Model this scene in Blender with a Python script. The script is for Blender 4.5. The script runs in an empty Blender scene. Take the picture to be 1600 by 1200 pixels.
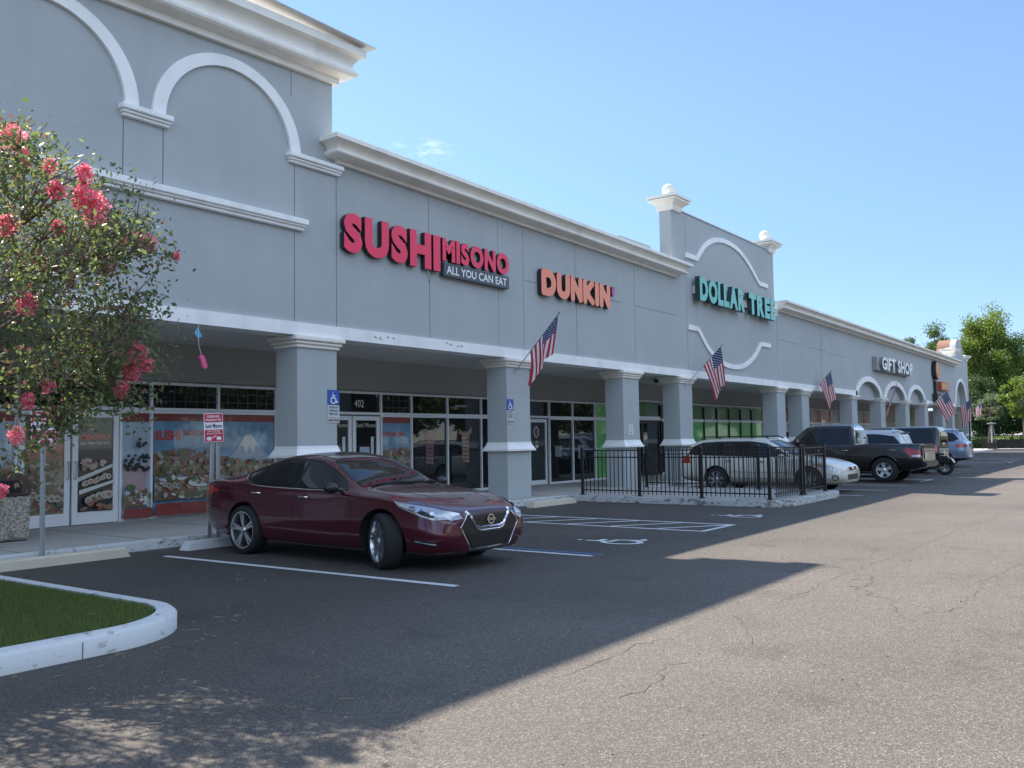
import bpy, bmesh, math, random
import numpy as np
from mathutils import Vector, Matrix, geometry
from mathutils.bvhtree import BVHTree
S = bpy.context.scene
COL = S.collection
rad = math.radians
random.seed(7); RNG = np.random.default_rng(7)

# ------------------------------------------------------------------ camera, sky, sun
F_PX, YAW, PITCH, ROLL, EYE = 1402.6, rad(36.287), rad(3.532), rad(-0.851), 1.58
cam_d = bpy.data.cameras.new("camera"); cam = bpy.data.objects.new("camera", cam_d); COL.objects.link(cam)
fwd = Vector((math.cos(YAW)*math.cos(PITCH), math.sin(YAW)*math.cos(PITCH), math.sin(PITCH)))
rt = Vector((math.sin(YAW), -math.cos(YAW), 0)); up = rt.cross(fwd)
r2 = rt*math.cos(ROLL) + up*math.sin(ROLL); u2 = -rt*math.sin(ROLL) + up*math.cos(ROLL)
cam.matrix_world = Matrix.Translation((0, 0, EYE)) @ Matrix((r2, u2, -fwd)).transposed().to_4x4()
cam_d.sensor_width = 36; cam_d.lens = 36*F_PX/1600; cam_d.clip_start = .05; cam_d.clip_end = 3000
S.camera = cam
SUN_DIR = Vector((.14, .946, 1.0)).normalized()
SUN_EL = math.asin(SUN_DIR.z); SUN_AZ = math.atan2(SUN_DIR.x, SUN_DIR.y)
W = bpy.data.worlds.new("World"); S.world = W; W.use_nodes = True
wn, wl = W.node_tree.nodes, W.node_tree.links
wn.clear()
sky = wn.new('ShaderNodeTexSky'); sky.sky_type = 'NISHITA'; sky.sun_disc = False
sky.sun_elevation = SUN_EL; sky.sun_rotation = SUN_AZ; sky.air_density = 1.0; sky.dust_density = .05; sky.ozone_density = 3.0; sky.altitude = 0
bg = wn.new('ShaderNodeBackground'); bg.inputs['Strength'].default_value = .10
wo = wn.new('ShaderNodeOutputWorld')
# one thin cloud wisp high over the roof line
tc = wn.new('ShaderNodeTexCoord')
cd = Vector((0.7070, 0.6355, 0.3103))
vs = wn.new('ShaderNodeVectorMath'); vs.operation = 'SUBTRACT'; vs.inputs[1].default_value = cd
wl.new(tc.outputs['Generated'], vs.inputs[0])
mp = wn.new('ShaderNodeMapping'); mp.vector_type = 'POINT'; mp.inputs['Scale'].default_value = (27, 27, 75)
wl.new(vs.outputs[0], mp.inputs[0])
ln = wn.new('ShaderNodeVectorMath'); ln.operation = 'LENGTH'; wl.new(mp.outputs[0], ln.inputs[0])
mr = wn.new('ShaderNodeMapRange'); mr.inputs[1].default_value = 1.1; mr.inputs[2].default_value = .1; wl.new(ln.outputs['Value'], mr.inputs[0])
nz = wn.new('ShaderNodeTexNoise'); nz.inputs['Scale'].default_value = 38; nz.inputs['Detail'].default_value = 8; nz.inputs['Roughness'].default_value = .7; nm = wn.new('ShaderNodeMapping'); nm.inputs['Rotation'].default_value = (0, rad(20), 0); nm.inputs['Scale'].default_value = (1, 1, 3.4); wl.new(tc.outputs['Generated'], nm.inputs[0]); wl.new(nm.outputs[0], nz.inputs[0])
mr2 = wn.new('ShaderNodeMapRange'); mr2.inputs[1].default_value = .47; mr2.inputs[2].default_value = .68; wl.new(nz.outputs[0], mr2.inputs[0])
mu = wn.new('ShaderNodeMath'); mu.operation = 'MULTIPLY'; wl.new(mr.outputs[0], mu.inputs[0]); wl.new(mr2.outputs[0], mu.inputs[1])
mu2 = wn.new('ShaderNodeMath'); mu2.operation = 'MULTIPLY'; mu2.inputs[1].default_value = .55; wl.new(mu.outputs[0], mu2.inputs[0])
mx = wn.new('ShaderNodeMixRGB'); mx.inputs[2].default_value = (7, 7.4, 8, 1)
sep = wn.new('ShaderNodeSeparateXYZ'); wl.new(tc.outputs['Generated'], sep.inputs[0])
def wmr(sock, a, b, c, d, typ='SMOOTHSTEP'):
    q = wn.new('ShaderNodeMapRange'); q.interpolation_type = typ
    for i, v in enumerate((a, b, c, d)): q.inputs[i+1].default_value = v
    wl.new(sock, q.inputs[0]); return q.outputs[0]
def wmath(op, a, b):
    q = wn.new('ShaderNodeMath'); q.operation = op
    for i, x in enumerate((a, b)):
        if hasattr(x, 'links'): wl.new(x, q.inputs[i])
        else: q.inputs[i].default_value = x
    return q.outputs[0]
# sky colour graded dimmer and bluer toward the horizon to tone its brightness down
hz_ = wn.new('ShaderNodeMixRGB'); hz_.blend_type = 'MULTIPLY'; hz_.inputs[2].default_value = (.58, .66, .86, 1)
wl.new(wmr(sep.outputs['Z'], 0, .42, 1, 0), hz_.inputs[0]); wl.new(sky.outputs[0], hz_.inputs[1])
# unseen bright clouds added behind the camera as fill light for the shaded facade
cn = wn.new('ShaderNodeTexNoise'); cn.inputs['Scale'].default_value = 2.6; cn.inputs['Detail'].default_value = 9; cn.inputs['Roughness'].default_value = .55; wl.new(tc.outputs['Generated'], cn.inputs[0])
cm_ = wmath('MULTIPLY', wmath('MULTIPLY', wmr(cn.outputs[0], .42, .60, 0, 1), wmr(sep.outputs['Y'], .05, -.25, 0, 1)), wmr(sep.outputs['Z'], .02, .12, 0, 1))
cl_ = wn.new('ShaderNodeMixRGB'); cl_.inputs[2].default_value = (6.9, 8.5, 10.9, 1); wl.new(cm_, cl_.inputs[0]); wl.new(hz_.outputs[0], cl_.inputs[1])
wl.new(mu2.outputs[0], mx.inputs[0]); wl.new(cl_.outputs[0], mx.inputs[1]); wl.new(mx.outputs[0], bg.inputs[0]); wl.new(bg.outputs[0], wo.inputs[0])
sd = bpy.data.lights.new("sun", 'SUN'); sd.energy = 4.9; sd.angle = rad(.55); sd.color = (1, .905, .78)
sun = bpy.data.objects.new("sun", sd); COL.objects.link(sun)
sun.rotation_euler = (-SUN_DIR).to_track_quat('-Z', 'Y').to_euler()
S.view_settings.view_transform = 'Standard'; S.view_settings.look = 'None'; S.view_settings.gamma = 1
S.view_settings.exposure = 1.15

# ------------------------------------------------------------------ materials
MATS = {}
def mat(name, col, rough=.6, metal=0, var=0, vscale=3, bump=0, bscale=60, coat=0, ior=None, sub=None, stretch=None, spec=None):
    if name in MATS: return MATS[name]
    m = bpy.data.materials.new(name); m.use_nodes = True; n, l = m.node_tree.nodes, m.node_tree.links
    p = n['Principled BSDF']; p.inputs['Base Color'].default_value = (*col, 1); p.inputs['Roughness'].default_value = rough
    p.inputs['Metallic'].default_value = metal
    if coat: p.inputs['Coat Weight'].default_value = coat; p.inputs['Coat Roughness'].default_value = .03
    if ior: p.inputs['IOR'].default_value = ior
    if spec is not None: p.inputs['Specular IOR Level'].default_value = spec
    t = n.new('ShaderNodeTexCoord')
    vec = t.outputs['Object']
    if stretch:
        q = n.new('ShaderNodeMapping'); q.inputs['Scale'].default_value = stretch; l.new(vec, q.inputs[0]); vec = q.outputs[0]
    if var:
        a = n.new('ShaderNodeTexNoise'); a.inputs['Scale'].default_value = vscale; a.inputs['Detail'].default_value = 8; a.inputs['Roughness'].default_value = .65
        l.new(vec, a.inputs[0]); r = n.new('ShaderNodeMapRange'); r.inputs[1].default_value = .25; r.inputs[2].default_value = .75
        r.inputs[3].default_value = 1-var; r.inputs[4].default_value = 1+var; l.new(a.outputs[0], r.inputs[0])
        h = n.new('ShaderNodeVectorMath'); h.operation = 'SCALE'; h.inputs[0].default_value = col; l.new(r.outputs[0], h.inputs['Scale']); l.new(h.outputs[0], p.inputs['Base Color'])
    if bump:
        a = n.new('ShaderNodeTexNoise'); a.inputs['Scale'].default_value = bscale; a.inputs['Detail'].default_value = 5; l.new(t.outputs['Object'], a.inputs[0])
        b = n.new('ShaderNodeBump'); b.inputs['Strength'].default_value = bump; b.inputs['Distance'].default_value = .01; l.new(a.outputs[0], b.inputs['Height']); l.new(b.outputs[0], p.inputs['Normal'])
    MATS[name] = m; return m
def chipped(name, paint, under, scale=9, lo=.5, hi=.56, rough=.7):
    """painted concrete whose paint has flaked and scuffed"""
    m = mat(name, paint, rough, bump=.5, bscale=90); n, l = m.node_tree.nodes, m.node_tree.links; p = n['Principled BSDF']
    t = n.new('ShaderNodeTexCoord'); q = n.new('ShaderNodeMapping'); q.inputs['Scale'].default_value = (1, 1, 2.2); l.new(t.outputs['Object'], q.inputs[0])
    a = n.new('ShaderNodeTexNoise'); a.inputs['Scale'].default_value = scale; a.inputs['Detail'].default_value = 9; a.inputs['Roughness'].default_value = .72; l.new(q.outputs[0], a.inputs[0])
    big = n.new('ShaderNodeTexNoise'); big.inputs['Scale'].default_value = .9; l.new(t.outputs['Object'], big.inputs[0])
    ad = n.new('ShaderNodeMath'); ad.operation = 'MULTIPLY_ADD'; ad.inputs[1].default_value = .35; l.new(big.outputs[0], ad.inputs[0]); l.new(a.outputs[0], ad.inputs[2])
    r = n.new('ShaderNodeMapRange'); r.inputs[1].default_value = lo+.17; r.inputs[2].default_value = hi+.17; l.new(ad.outputs[0], r.inputs[0])
    x = n.new('ShaderNodeMixRGB'); x.inputs[1].default_value = (*paint, 1); x.inputs[2].default_value = (*under, 1); l.new(r.outputs[0], x.inputs[0]); l.new(x.outputs[0], p.inputs['Base Color'])
    return m
M_WALL = mat('grey_stucco', (.408, .437, .443), .9, var=.07, vscale=.45, bump=.35, bscale=70)
def weather(m, amt=.035):
    """faint vertical rain streaks and grime in the paint"""
    n, l = m.node_tree.nodes, m.node_tree.links; p = n['Principled BSDF']; src = p.inputs['Base Color'].links[0].from_socket
    t = n.new('ShaderNodeTexCoord'); q = n.new('ShaderNodeMapping'); q.inputs['Scale'].default_value = (1.3, 1.3, .16); l.new(t.outputs['Object'], q.inputs[0])
    a = n.new('ShaderNodeTexNoise'); a.inputs['Scale'].default_value = 1.6; a.inputs['Detail'].default_value = 3; l.new(q.outputs[0], a.inputs[0])
    r = n.new('ShaderNodeMapRange'); r.inputs[1].default_value = .48; r.inputs[2].default_value = .78; r.inputs[3].default_value = 1; r.inputs[4].default_value = 1-amt*1.6; l.new(a.outputs[0], r.inputs[0])
    b = n.new('ShaderNodeTexNoise'); b.inputs['Scale'].default_value = 6; b.inputs['Detail'].default_value = 9; b.inputs['Roughness'].default_value = .75; l.new(t.outputs['Object'], b.inputs[0])
    r2_ = n.new('ShaderNodeMapRange'); r2_.inputs[1].default_value = .62; r2_.inputs[2].default_value = .72; r2_.inputs[3].default_value = 1; r2_.inputs[4].default_value = 1-amt; l.new(b.outputs[0], r2_.inputs[0])
    m_ = n.new('ShaderNodeMath'); m_.operation = 'MULTIPLY'; l.new(r.outputs[0], m_.inputs[0]); l.new(r2_.outputs[0], m_.inputs[1])
    h = n.new('ShaderNodeVectorMath'); h.operation = 'SCALE'; l.new(src, h.inputs[0]); l.new(m_.outputs[0], h.inputs['Scale']); l.new(h.outputs[0], p.inputs['Base Color'])
weather(M_WALL)
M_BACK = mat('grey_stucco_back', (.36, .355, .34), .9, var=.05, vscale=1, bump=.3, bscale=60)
M_TRIM = mat('white_trim', (.86, .86, .85), .7, var=.04, vscale=2.5, bump=.12, bscale=40)
M_TRIM2 = mat('cream_trim', (.85, .82, .75), .7, var=.04, vscale=2.5, bump=.12, bscale=40)
weather(M_TRIM, .09); weather(M_TRIM2, .09)
M_CEIL = mat('soffit_paint', (.66, .65, .62), .9, var=.04)
M_ALU = mat('white_aluminium', (.80, .81, .82), .45)
M_GLASS = mat('shop_glass', (.012, .014, .015), .02, ior=1.75)
M_DARK = mat('dark_void', (.012, .012, .013), .8)
M_BLACK = mat('black_metal', (.012, .012, .013), .4)
M_CONC = mat('concrete', (.36, .35, .33), .9, var=.14, vscale=2.5, bump=.3, bscale=60)
M_KERB = chipped('painted_kerb', (.62, .63, .63), (.16, .155, .145), 7, .57, .63)
M_KERBW = chipped('white_kerb', (.66, .67, .68), (.25, .24, .22), 6, .56, .70)
M_PATIOK = chipped('worn_kerb', (.55, .56, .56), (.18, .17, .155), 6, .52, .60)
M_STOPY = mat('beige_concrete', (.56, .50, .40), .9, var=.09, vscale=7, bump=.3, bscale=80)
M_STOPB = chipped('white_stop', (.62, .64, .65), (.3, .3, .3), 7, .6, .7)
M_CHROME = mat('chrome', (.8, .8, .82), .12, metal=1)
M_STEEL = mat('galvanised_steel', (.45, .47, .49), .45, metal=.6, var=.08, vscale=12)
M_RUB = mat('tyre_rubber', (.018, .018, .019), .85, bump=.2, bscale=120)
M_LINE = mat('road_paint', (.62, .63, .64), .75, var=.1, vscale=25, bump=.3, bscale=200)
M_LINEB = mat('blue_road_paint', (.06, .16, .34), .8, var=.2, vscale=25)

def asphalt():
    m = mat('asphalt', (.1, .1, .1), .85); n, l = m.node_tree.nodes, m.node_tree.links; p = n['Principled BSDF']
    t = n.new('ShaderNodeTexCoord'); o = t.outputs['Object']
    v = n.new('ShaderNodeTexVoronoi'); v.inputs['Scale'].default_value = 95; l.new(o, v.inputs[0])
    a = n.new('ShaderNodeTexNoise'); a.inputs['Scale'].default_value = 38; a.inputs['Detail'].default_value = 8; l.new(o, a.inputs[0])
    sep = n.new('ShaderNodeSeparateColor'); l.new(v.outputs['Color'], sep.inputs[0])
    r = n.new('ShaderNodeValToRGB'); e = r.color_ramp.elements
    e[0].position = 0; e[0].color = (.078, .070, .063, 1); e[1].position = 1; e[1].color = (.235, .203, .172, 1)
    k = e.new(.55); k.color = (.112, .099, .087, 1); k = e.new(.85); k.color = (.150, .131, .113, 1)
    l.new(sep.outputs[0], r.inputs[0])
    b = n.new('ShaderNodeTexNoise'); b.inputs['Scale'].default_value = .35; b.inputs['Detail'].default_value = 6; l.new(o, b.inputs[0])
    br = n.new('ShaderNodeMapRange'); br.inputs[1].default_value = .3; br.inputs[2].default_value = .7; br.inputs[3].default_value = .82; br.inputs[4].default_value = 1.16; l.new(b.outputs[0], br.inputs[0])
    # stall colour darkened to deepen the building's shade there (boundary along Y)
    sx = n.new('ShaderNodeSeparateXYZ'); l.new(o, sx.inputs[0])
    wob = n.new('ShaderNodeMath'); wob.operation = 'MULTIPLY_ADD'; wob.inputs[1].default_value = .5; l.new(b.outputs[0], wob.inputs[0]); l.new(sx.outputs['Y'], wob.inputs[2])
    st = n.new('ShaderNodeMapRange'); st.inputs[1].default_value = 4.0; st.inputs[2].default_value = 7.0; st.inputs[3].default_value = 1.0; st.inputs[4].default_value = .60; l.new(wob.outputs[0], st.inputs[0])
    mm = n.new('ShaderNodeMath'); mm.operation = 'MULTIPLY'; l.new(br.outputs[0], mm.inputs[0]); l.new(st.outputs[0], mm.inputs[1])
    # oil and tyre marks
    c = n.new('ShaderNodeTexNoise'); c.inputs['Scale'].default_value = 1.3; c.inputs['Detail'].default_value = 5; l.new(o, c.inputs[0])
    cr = n.new('ShaderNodeMapRange'); cr.inputs[1].default_value = .58; cr.inputs[2].default_value = .70; cr.inputs[3].default_value = 1; cr.inputs[4].default_value = .82; l.new(c.outputs[0], cr.inputs[0])
    m3 = n.new('ShaderNodeMath'); m3.operation = 'MULTIPLY'; l.new(mm.outputs[0], m3.inputs[0]); l.new(cr.outputs[0], m3.inputs[1])
    # cracks: warped large cells
    wv = n.new('ShaderNodeTexNoise'); wv.inputs['Scale'].default_value = 1.1; wv.inputs['Detail'].default_value = 5; l.new(o, wv.inputs[0])
    wa = n.new('ShaderNodeVectorMath'); wa.operation = 'MULTIPLY_ADD'; wa.inputs[1].default_value = (1.6, 1.6, 0); l.new(wv.outputs['Color'], wa.inputs[0]); l.new(o, wa.inputs[2])
    vc = n.new('ShaderNodeTexVoronoi'); vc.feature = 'DISTANCE_TO_EDGE'; vc.inputs['Scale'].default_value = .21; l.new(wa.outputs[0], vc.inputs[0])
    vr = n.new('ShaderNodeMapRange'); vr.inputs[1].default_value = .0013; vr.inputs[2].default_value = .0040; vr.inputs[3].default_value = .6; vr.inputs[4].default_value = 1; l.new(vc.outputs['Distance'], vr.inputs[0])
    cm = n.new('ShaderNodeMapRange'); cm.inputs[1].default_value = .45; cm.inputs[2].default_value = .55; l.new(b.outputs[0], cm.inputs[0])
    mxk = n.new('ShaderNodeMix'); mxk.data_type = 'FLOAT'; mxk.inputs[2].default_value = 1; l.new(cm.outputs[0], mxk.inputs[0]); l.new(vr.outputs[0], mxk.inputs[3])
    m4 = n.new('ShaderNodeMath'); m4.operation = 'MULTIPLY'; l.new(m3.outputs[0], m4.inputs[0]); l.new(mxk.outputs[0], m4.inputs[1])
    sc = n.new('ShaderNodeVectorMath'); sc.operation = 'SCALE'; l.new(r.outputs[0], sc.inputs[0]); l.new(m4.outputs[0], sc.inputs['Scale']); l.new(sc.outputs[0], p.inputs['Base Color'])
    bh = n.new('ShaderNodeMath'); bh.operation = 'ADD'; l.new(v.outputs['Distance'], bh.inputs[0]); l.new(a.outputs[0], bh.inputs[1])
    bm_ = n.new('ShaderNodeBump'); bm_.inputs['Strength'].default_value = .75; bm_.inputs['Distance'].default_value = .006; l.new(bh.outputs[0], bm_.inputs['Height']); l.new(bm_.outputs[0], p.inputs['Normal'])
    return m
M_ASPH = asphalt()

def leaf_mat(name, c1, c2, rough=.5, trans=.35, c3=None):
    m = mat(name, c1, rough); n, l = m.node_tree.nodes, m.node_tree.links; p = n['Principled BSDF']
    g = n.new('ShaderNodeNewGeometry'); r = n.new('ShaderNodeMixRGB'); r.inputs[1].default_value = (*c1, 1); r.inputs[2].default_value = (*c2, 1)
    l.new(g.outputs['Random Per Island'], r.inputs[0]); l.new(r.outputs[0], p.inputs['Base Color'])
    if c3:
        w_ = n.new('ShaderNodeMath'); w_.operation = 'MULTIPLY'; w_.inputs[1].default_value = 17.3; l.new(g.outputs['Random Per Island'], w_.inputs[0])
        w2 = n.new('ShaderNodeMath'); w2.operation = 'FRACT'; l.new(w_.outputs[0], w2.inputs[0]); w3 = n.new('ShaderNodeMath'); w3.operation = 'GREATER_THAN'; w3.inputs[1].default_value = .88; l.new(w2.outputs[0], w3.inputs[0])
        r0 = r; r = n.new('ShaderNodeMixRGB'); r.inputs[2].default_value = (*c3, 1); l.new(w3.outputs[0], r.inputs[0]); l.new(r0.outputs[0], r.inputs[1]); l.new(r.outputs[0], p.inputs['Base Color'])
    tr = n.new('ShaderNodeBsdfTranslucent'); hs = n.new('ShaderNodeHueSaturation'); hs.inputs['Value'].default_value = 1.7; hs.inputs['Saturation'].default_value = 1.15
    l.new(r.outputs[0], hs.inputs['Color']); l.new(hs.outputs[0], tr.inputs[0])
    ms = n.new('ShaderNodeMixShader'); ms.inputs[0].default_value = trans; l.new(p.outputs[0], ms.inputs[1]); l.new(tr.outputs[0], ms.inputs[2])
    l.new(ms.outputs[0], n['Material Output'].inputs['Surface']); return m
M_LEAF = leaf_mat('myrtle_leaves', (.075, .11, .05), (.21, .24, .10), c3=(.17, .09, .07), trans=.42)
M_LEAFM = leaf_mat('mid_leaves', (.06, .10, .035), (.12, .16, .055), trans=.4)
M_LEAFY = leaf_mat('sunny_leaves', (.09, .14, .03), (.17, .22, .05), trans=.45)
M_LEAFD = leaf_mat('dark_leaves', (.03, .06, .022), (.07, .11, .035))
M_PETAL = leaf_mat('pink_petals', (.66, .14, .23), (.84, .36, .42), .6, .3)
M_PETAL2 = leaf_mat('pale_pink_petals', (.80, .26, .34), (.88, .42, .46), .6, .3)
M_GRASS = leaf_mat('grass_blades', (.075, .125, .03), (.19, .23, .07), .6, .25)
M_BARK = mat('bark', (.16, .13, .10), .9, var=.25, vscale=9, bump=.5, bscale=30)
M_SOIL = mat('turf_soil', (.045, .06, .022), .95, var=.2, vscale=8)

# ------------------------------------------------------------------ helpers
def tag(o, label=None, cat=None, group=None, kind=None):
    if label: o['label'] = label
    if cat: o['category'] = cat
    if group: o['group'] = group
    if kind: o['kind'] = kind
    return o
def empty(name, loc=(0, 0, 0), rz=0, **k):
    o = bpy.data.objects.new(name, None); COL.objects.link(o); o.location = loc; o.rotation_euler = (0, 0, rz); o.empty_display_size = .2
    return tag(o, **k)
def link_mesh(name, me, parent=None):
    o = bpy.data.objects.new(name, me); COL.objects.link(o)
    if parent is not None: o.parent = parent
    return o
class MB:
    def __init__(s): s.v = []; s.f = []; s.m = []
    def add(s, vs, fs, mi=0):
        b = len(s.v); s.v += [tuple(map(float, q)) for q in vs]; s.f += [tuple(b+i for i in q) for q in fs]; s.m += [mi]*len(fs); return s
    def box(s, x0, x1, y0, y1, z0, z1, mi=0):
        v = [(x, y, z) for z in (z0, z1) for y in (y0, y1) for x in (x0, x1)]
        return s.add(v, [(0, 2, 3, 1), (4, 5, 7, 6), (0, 1, 5, 4), (2, 6, 7, 3), (0, 4, 6, 2), (1, 3, 7, 5)], mi)
    def frus(s, cx, cy, a0, b0, z0, a1, b1, z1, mi=0):
        v = [(cx+i*a0, cy+j*b0, z0) for i, j in ((-1, -1), (1, -1), (1, 1), (-1, 1))]+[(cx+i*a1, cy+j*b1, z1) for i, j in ((-1, -1), (1, -1), (1, 1), (-1, 1))]
        return s.add(v, [(3, 2, 1, 0), (4, 5, 6, 7), (0, 1, 5, 4), (1, 2, 6, 5), (2, 3, 7, 6), (3, 0, 4, 7)], mi)
    def tube(s, pts, r, n=8, mi=0, cap=True):
        pts = [Vector(p) for p in pts]; rs = r if isinstance(r, (list, tuple)) else [r]*len(pts)
        b = len(s.v); prev = None
        for i, p in enumerate(pts):
            d = (pts[min(i+1, len(pts)-1)]-pts[max(i-1, 0)]).normalized()
            if prev is None: a = d.orthogonal().normalized()
            else: a = (prev-d*prev.dot(d)).normalized()
            prev = a; c = d.cross(a)
            for k in range(n):
                t = 2*math.pi*k/n; q = p+(a*math.cos(t)+c*math.sin(t))*rs[i]; s.v.append(tuple(q))
        for i in range(len(pts)-1):
            for k in range(n):
                k2 = (k+1) % n; s.f.append((b+i*n+k, b+i*n+k2, b+(i+1)*n+k2, b+(i+1)*n+k)); s.m.append(mi)
        if cap:
            s.f.append(tuple(b+k for k in range(n))[::-1]); s.m.append(mi)
            s.f.append(tuple(b+(len(pts)-1)*n+k for k in range(n))); s.m.append(mi)
        return s
    def lathe(s, prof, n=24, c=(0, 0, 0), axis='z', mi=0):
        b = len(s.v); N = len(prof)
        for r, h in prof:
            for k in range(n):
                t = 2*math.pi*k/n; x, y = r*math.cos(t), r*math.sin(t)
                q = (x, y, h) if axis == 'z' else (x, h, y) if axis == 'y' else (h, x, y)
                s.v.append((q[0]+c[0], q[1]+c[1], q[2]+c[2]))
        for i in range(N-1):
            for k in range(n):
                k2 = (k+1) % n; s.f.append((b+i*n+k, b+i*n+k2, b+(i+1)*n+k2, b+(i+1)*n+k)); s.m.append(mi)
        return s
    def prism(s, poly, y0, y1, mi=0, plane='xz', cap=True):
        """extrude a 2-D polygon between y0 and y1 along the third axis"""
        n = len(poly)
        def P(a, b, h): return (a, h, b) if plane == 'xz' else (a, b, h) if plane == 'xy' else (h, a, b)
        b = len(s.v); s.v += [P(a, c, y0) for a, c in poly]+[P(a, c, y1) for a, c in poly]
        for k in range(n):
            k2 = (k+1) % n; s.f.append((b+k, b+k2, b+n+k2, b+n+k)); s.m.append(mi)
        if cap:
            tr = geometry.tessellate_polygon([[Vector((a, c, 0)) for a, c in poly]])
            for t in tr: s.f.append(tuple(b+i for i in t)); s.m.append(mi); s.f.append(tuple(b+n+i for i in t)[::-1]); s.m.append(mi)
        return s
    def strip(s, outer, inner, y0, y1, mi=0, closed=False):
        """solid band between two matching outlines in the xz plane"""
        n = len(outer); b = len(s.v)
        for y in (y0, y1):
            for P in (outer, inner): s.v += [(a, y, c) for a, c in P]
        O0, I0, O1, I1 = b, b+n, b+2*n, b+3*n
        for k in range(n if closed else n-1):
            j = (k+1) % n
            for q in ((O0+k, O0+j, I0+j, I0+k), (O1+j, O1+k, I1+k, I1+j), (O0+j, O0+k, O1+k, O1+j), (I0+k, I0+j, I1+j, I1+k)): s.f.append(q); s.m.append(mi)
        if not closed:
            for k in (0, n-1): s.f.append((O0+k, I0+k, I1+k, O1+k)); s.m.append(mi)
        return s
    def build(s, name, mats, parent=None, smooth=False, sharp=40, off=None, bevel=0):
        me = bpy.data.meshes.new(name); me.from_pydata(s.v, [], s.f)
        if not isinstance(mats, (list, tuple)): mats = [mats]
        for m in mats: me.materials.append(m)
        me.polygons.foreach_set('material_index', s.m)
        bm = bmesh.new(); bm.from_mesh(me); bmesh.ops.recalc_face_normals(bm, faces=bm.faces)
        if bevel: bmesh.ops.bevel(bm, geom=[e for e in bm.edges if len(e.link_faces) == 2 and e.calc_face_angle(0) > .6], offset=bevel, segments=2, affect='EDGES', clamp_overlap=True)
        if smooth:
            for f in bm.faces: f.smooth = True
            for e in bm.edges:
                if len(e.link_faces) == 2 and e.calc_face_angle(0) > rad(sharp): e.smooth = False
        bm.to_mesh(me); bm.free(); me.update()
        return link_mesh(name, me, parent)

def quads_mesh(name, V, mats, parent=None, mi=None, k=4):
    """V: (n,k,3) array -> one mesh of n loose k-gons"""
    n = V.shape[0]; me = bpy.data.meshes.new(name)
    me.vertices.add(n*k); me.vertices.foreach_set('co', V.reshape(-1).astype(np.float32))
    me.loops.add(n*k); me.loops.foreach_set('vertex_index', np.arange(n*k, dtype=np.int32))
    me.polygons.add(n); me.polygons.foreach_set('loop_start', np.arange(0, n*k, k, dtype=np.int32))
    for m in (mats if isinstance(mats, (list, tuple)) else [mats]): me.materials.append(m)
    if mi is not None: me.polygons.foreach_set('material_index', mi.astype(np.int32))
    me.update(calc_edges=True); me.validate()
    return link_mesh(name, me, parent)
def leaves_at(P, size, rng, droop=.2, aspect=.5):
    n = len(P); d = rng.normal(size=(n, 3)); d[:, 2] -= droop; d /= np.linalg.norm(d, axis=1)[:, None]
    e = rng.normal(size=(n, 3)); e -= (e*d).sum(1)[:, None]*d; e /= np.linalg.norm(e, axis=1)[:, None]
    L = size*rng.uniform(.6, 1.3, (n, 1)); w = L*aspect
    return np.stack([P-d*L*.5, P+e*w*.5, P+d*L*.5, P-e*w*.5], 1)

def text_mesh(txt, bold=.0, res=4):
    """glyph outlines of a word: verts and faces in the xy plane"""
    cu = bpy.data.curves.new('t', 'FONT'); cu.body = txt; cu.size = 1; cu.offset = bold; cu.resolution_u = res; cu.fill_mode = 'FRONT' if hasattr(cu, 'fill_mode') else cu.fill_mode
    o = bpy.data.objects.new('t', cu); COL.objects.link(o); dg = bpy.context.evaluated_depsgraph_get(); dg.update()
    me = o.evaluated_get(dg).to_mesh(); v = np.array([q.co[:] for q in me.vertices]).reshape(-1, 3)[:, :2]; f = [tuple(p.vertices) for p in me.polygons]
    o.evaluated_get(dg).to_mesh_clear(); bpy.data.objects.remove(o); bpy.data.curves.remove(cu)
    return v, f
def flat_text(mb, txt, x0, x1, z0, z1, y, mi=0, bold=.0, mapf=None):
    v, f = text_mesh(txt, bold); a, b = v.min(0), v.max(0); s = (v-a)/(b-a)
    P = [(x0+p[0]*(x1-x0), z0+p[1]*(z1-z0)) for p in s]
    mb.add([mapf(*p) if mapf else (p[0], y, p[1]) for p in P], f, mi)
def extrude_glyph(v, f, yf, yb):
    """front faces + return walls from a flat outline (x, z)"""
    n = len(v); V = [(p[0], yf, p[1]) for p in v]+[(p[0], yb, p[1]) for p in v]
    from collections import Counter
    c = Counter(); d = {}
    for q in f:
        for i in range(len(q)):
            a, b = q[i], q[(i+1) % len(q)]; k = (min(a, b), max(a, b)); c[k] += 1; d[k] = (a, b)
    sides = [(a, b, b+n, a+n) for k, (a, b) in d.items() if c[k] == 1]
    return V, sides
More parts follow.
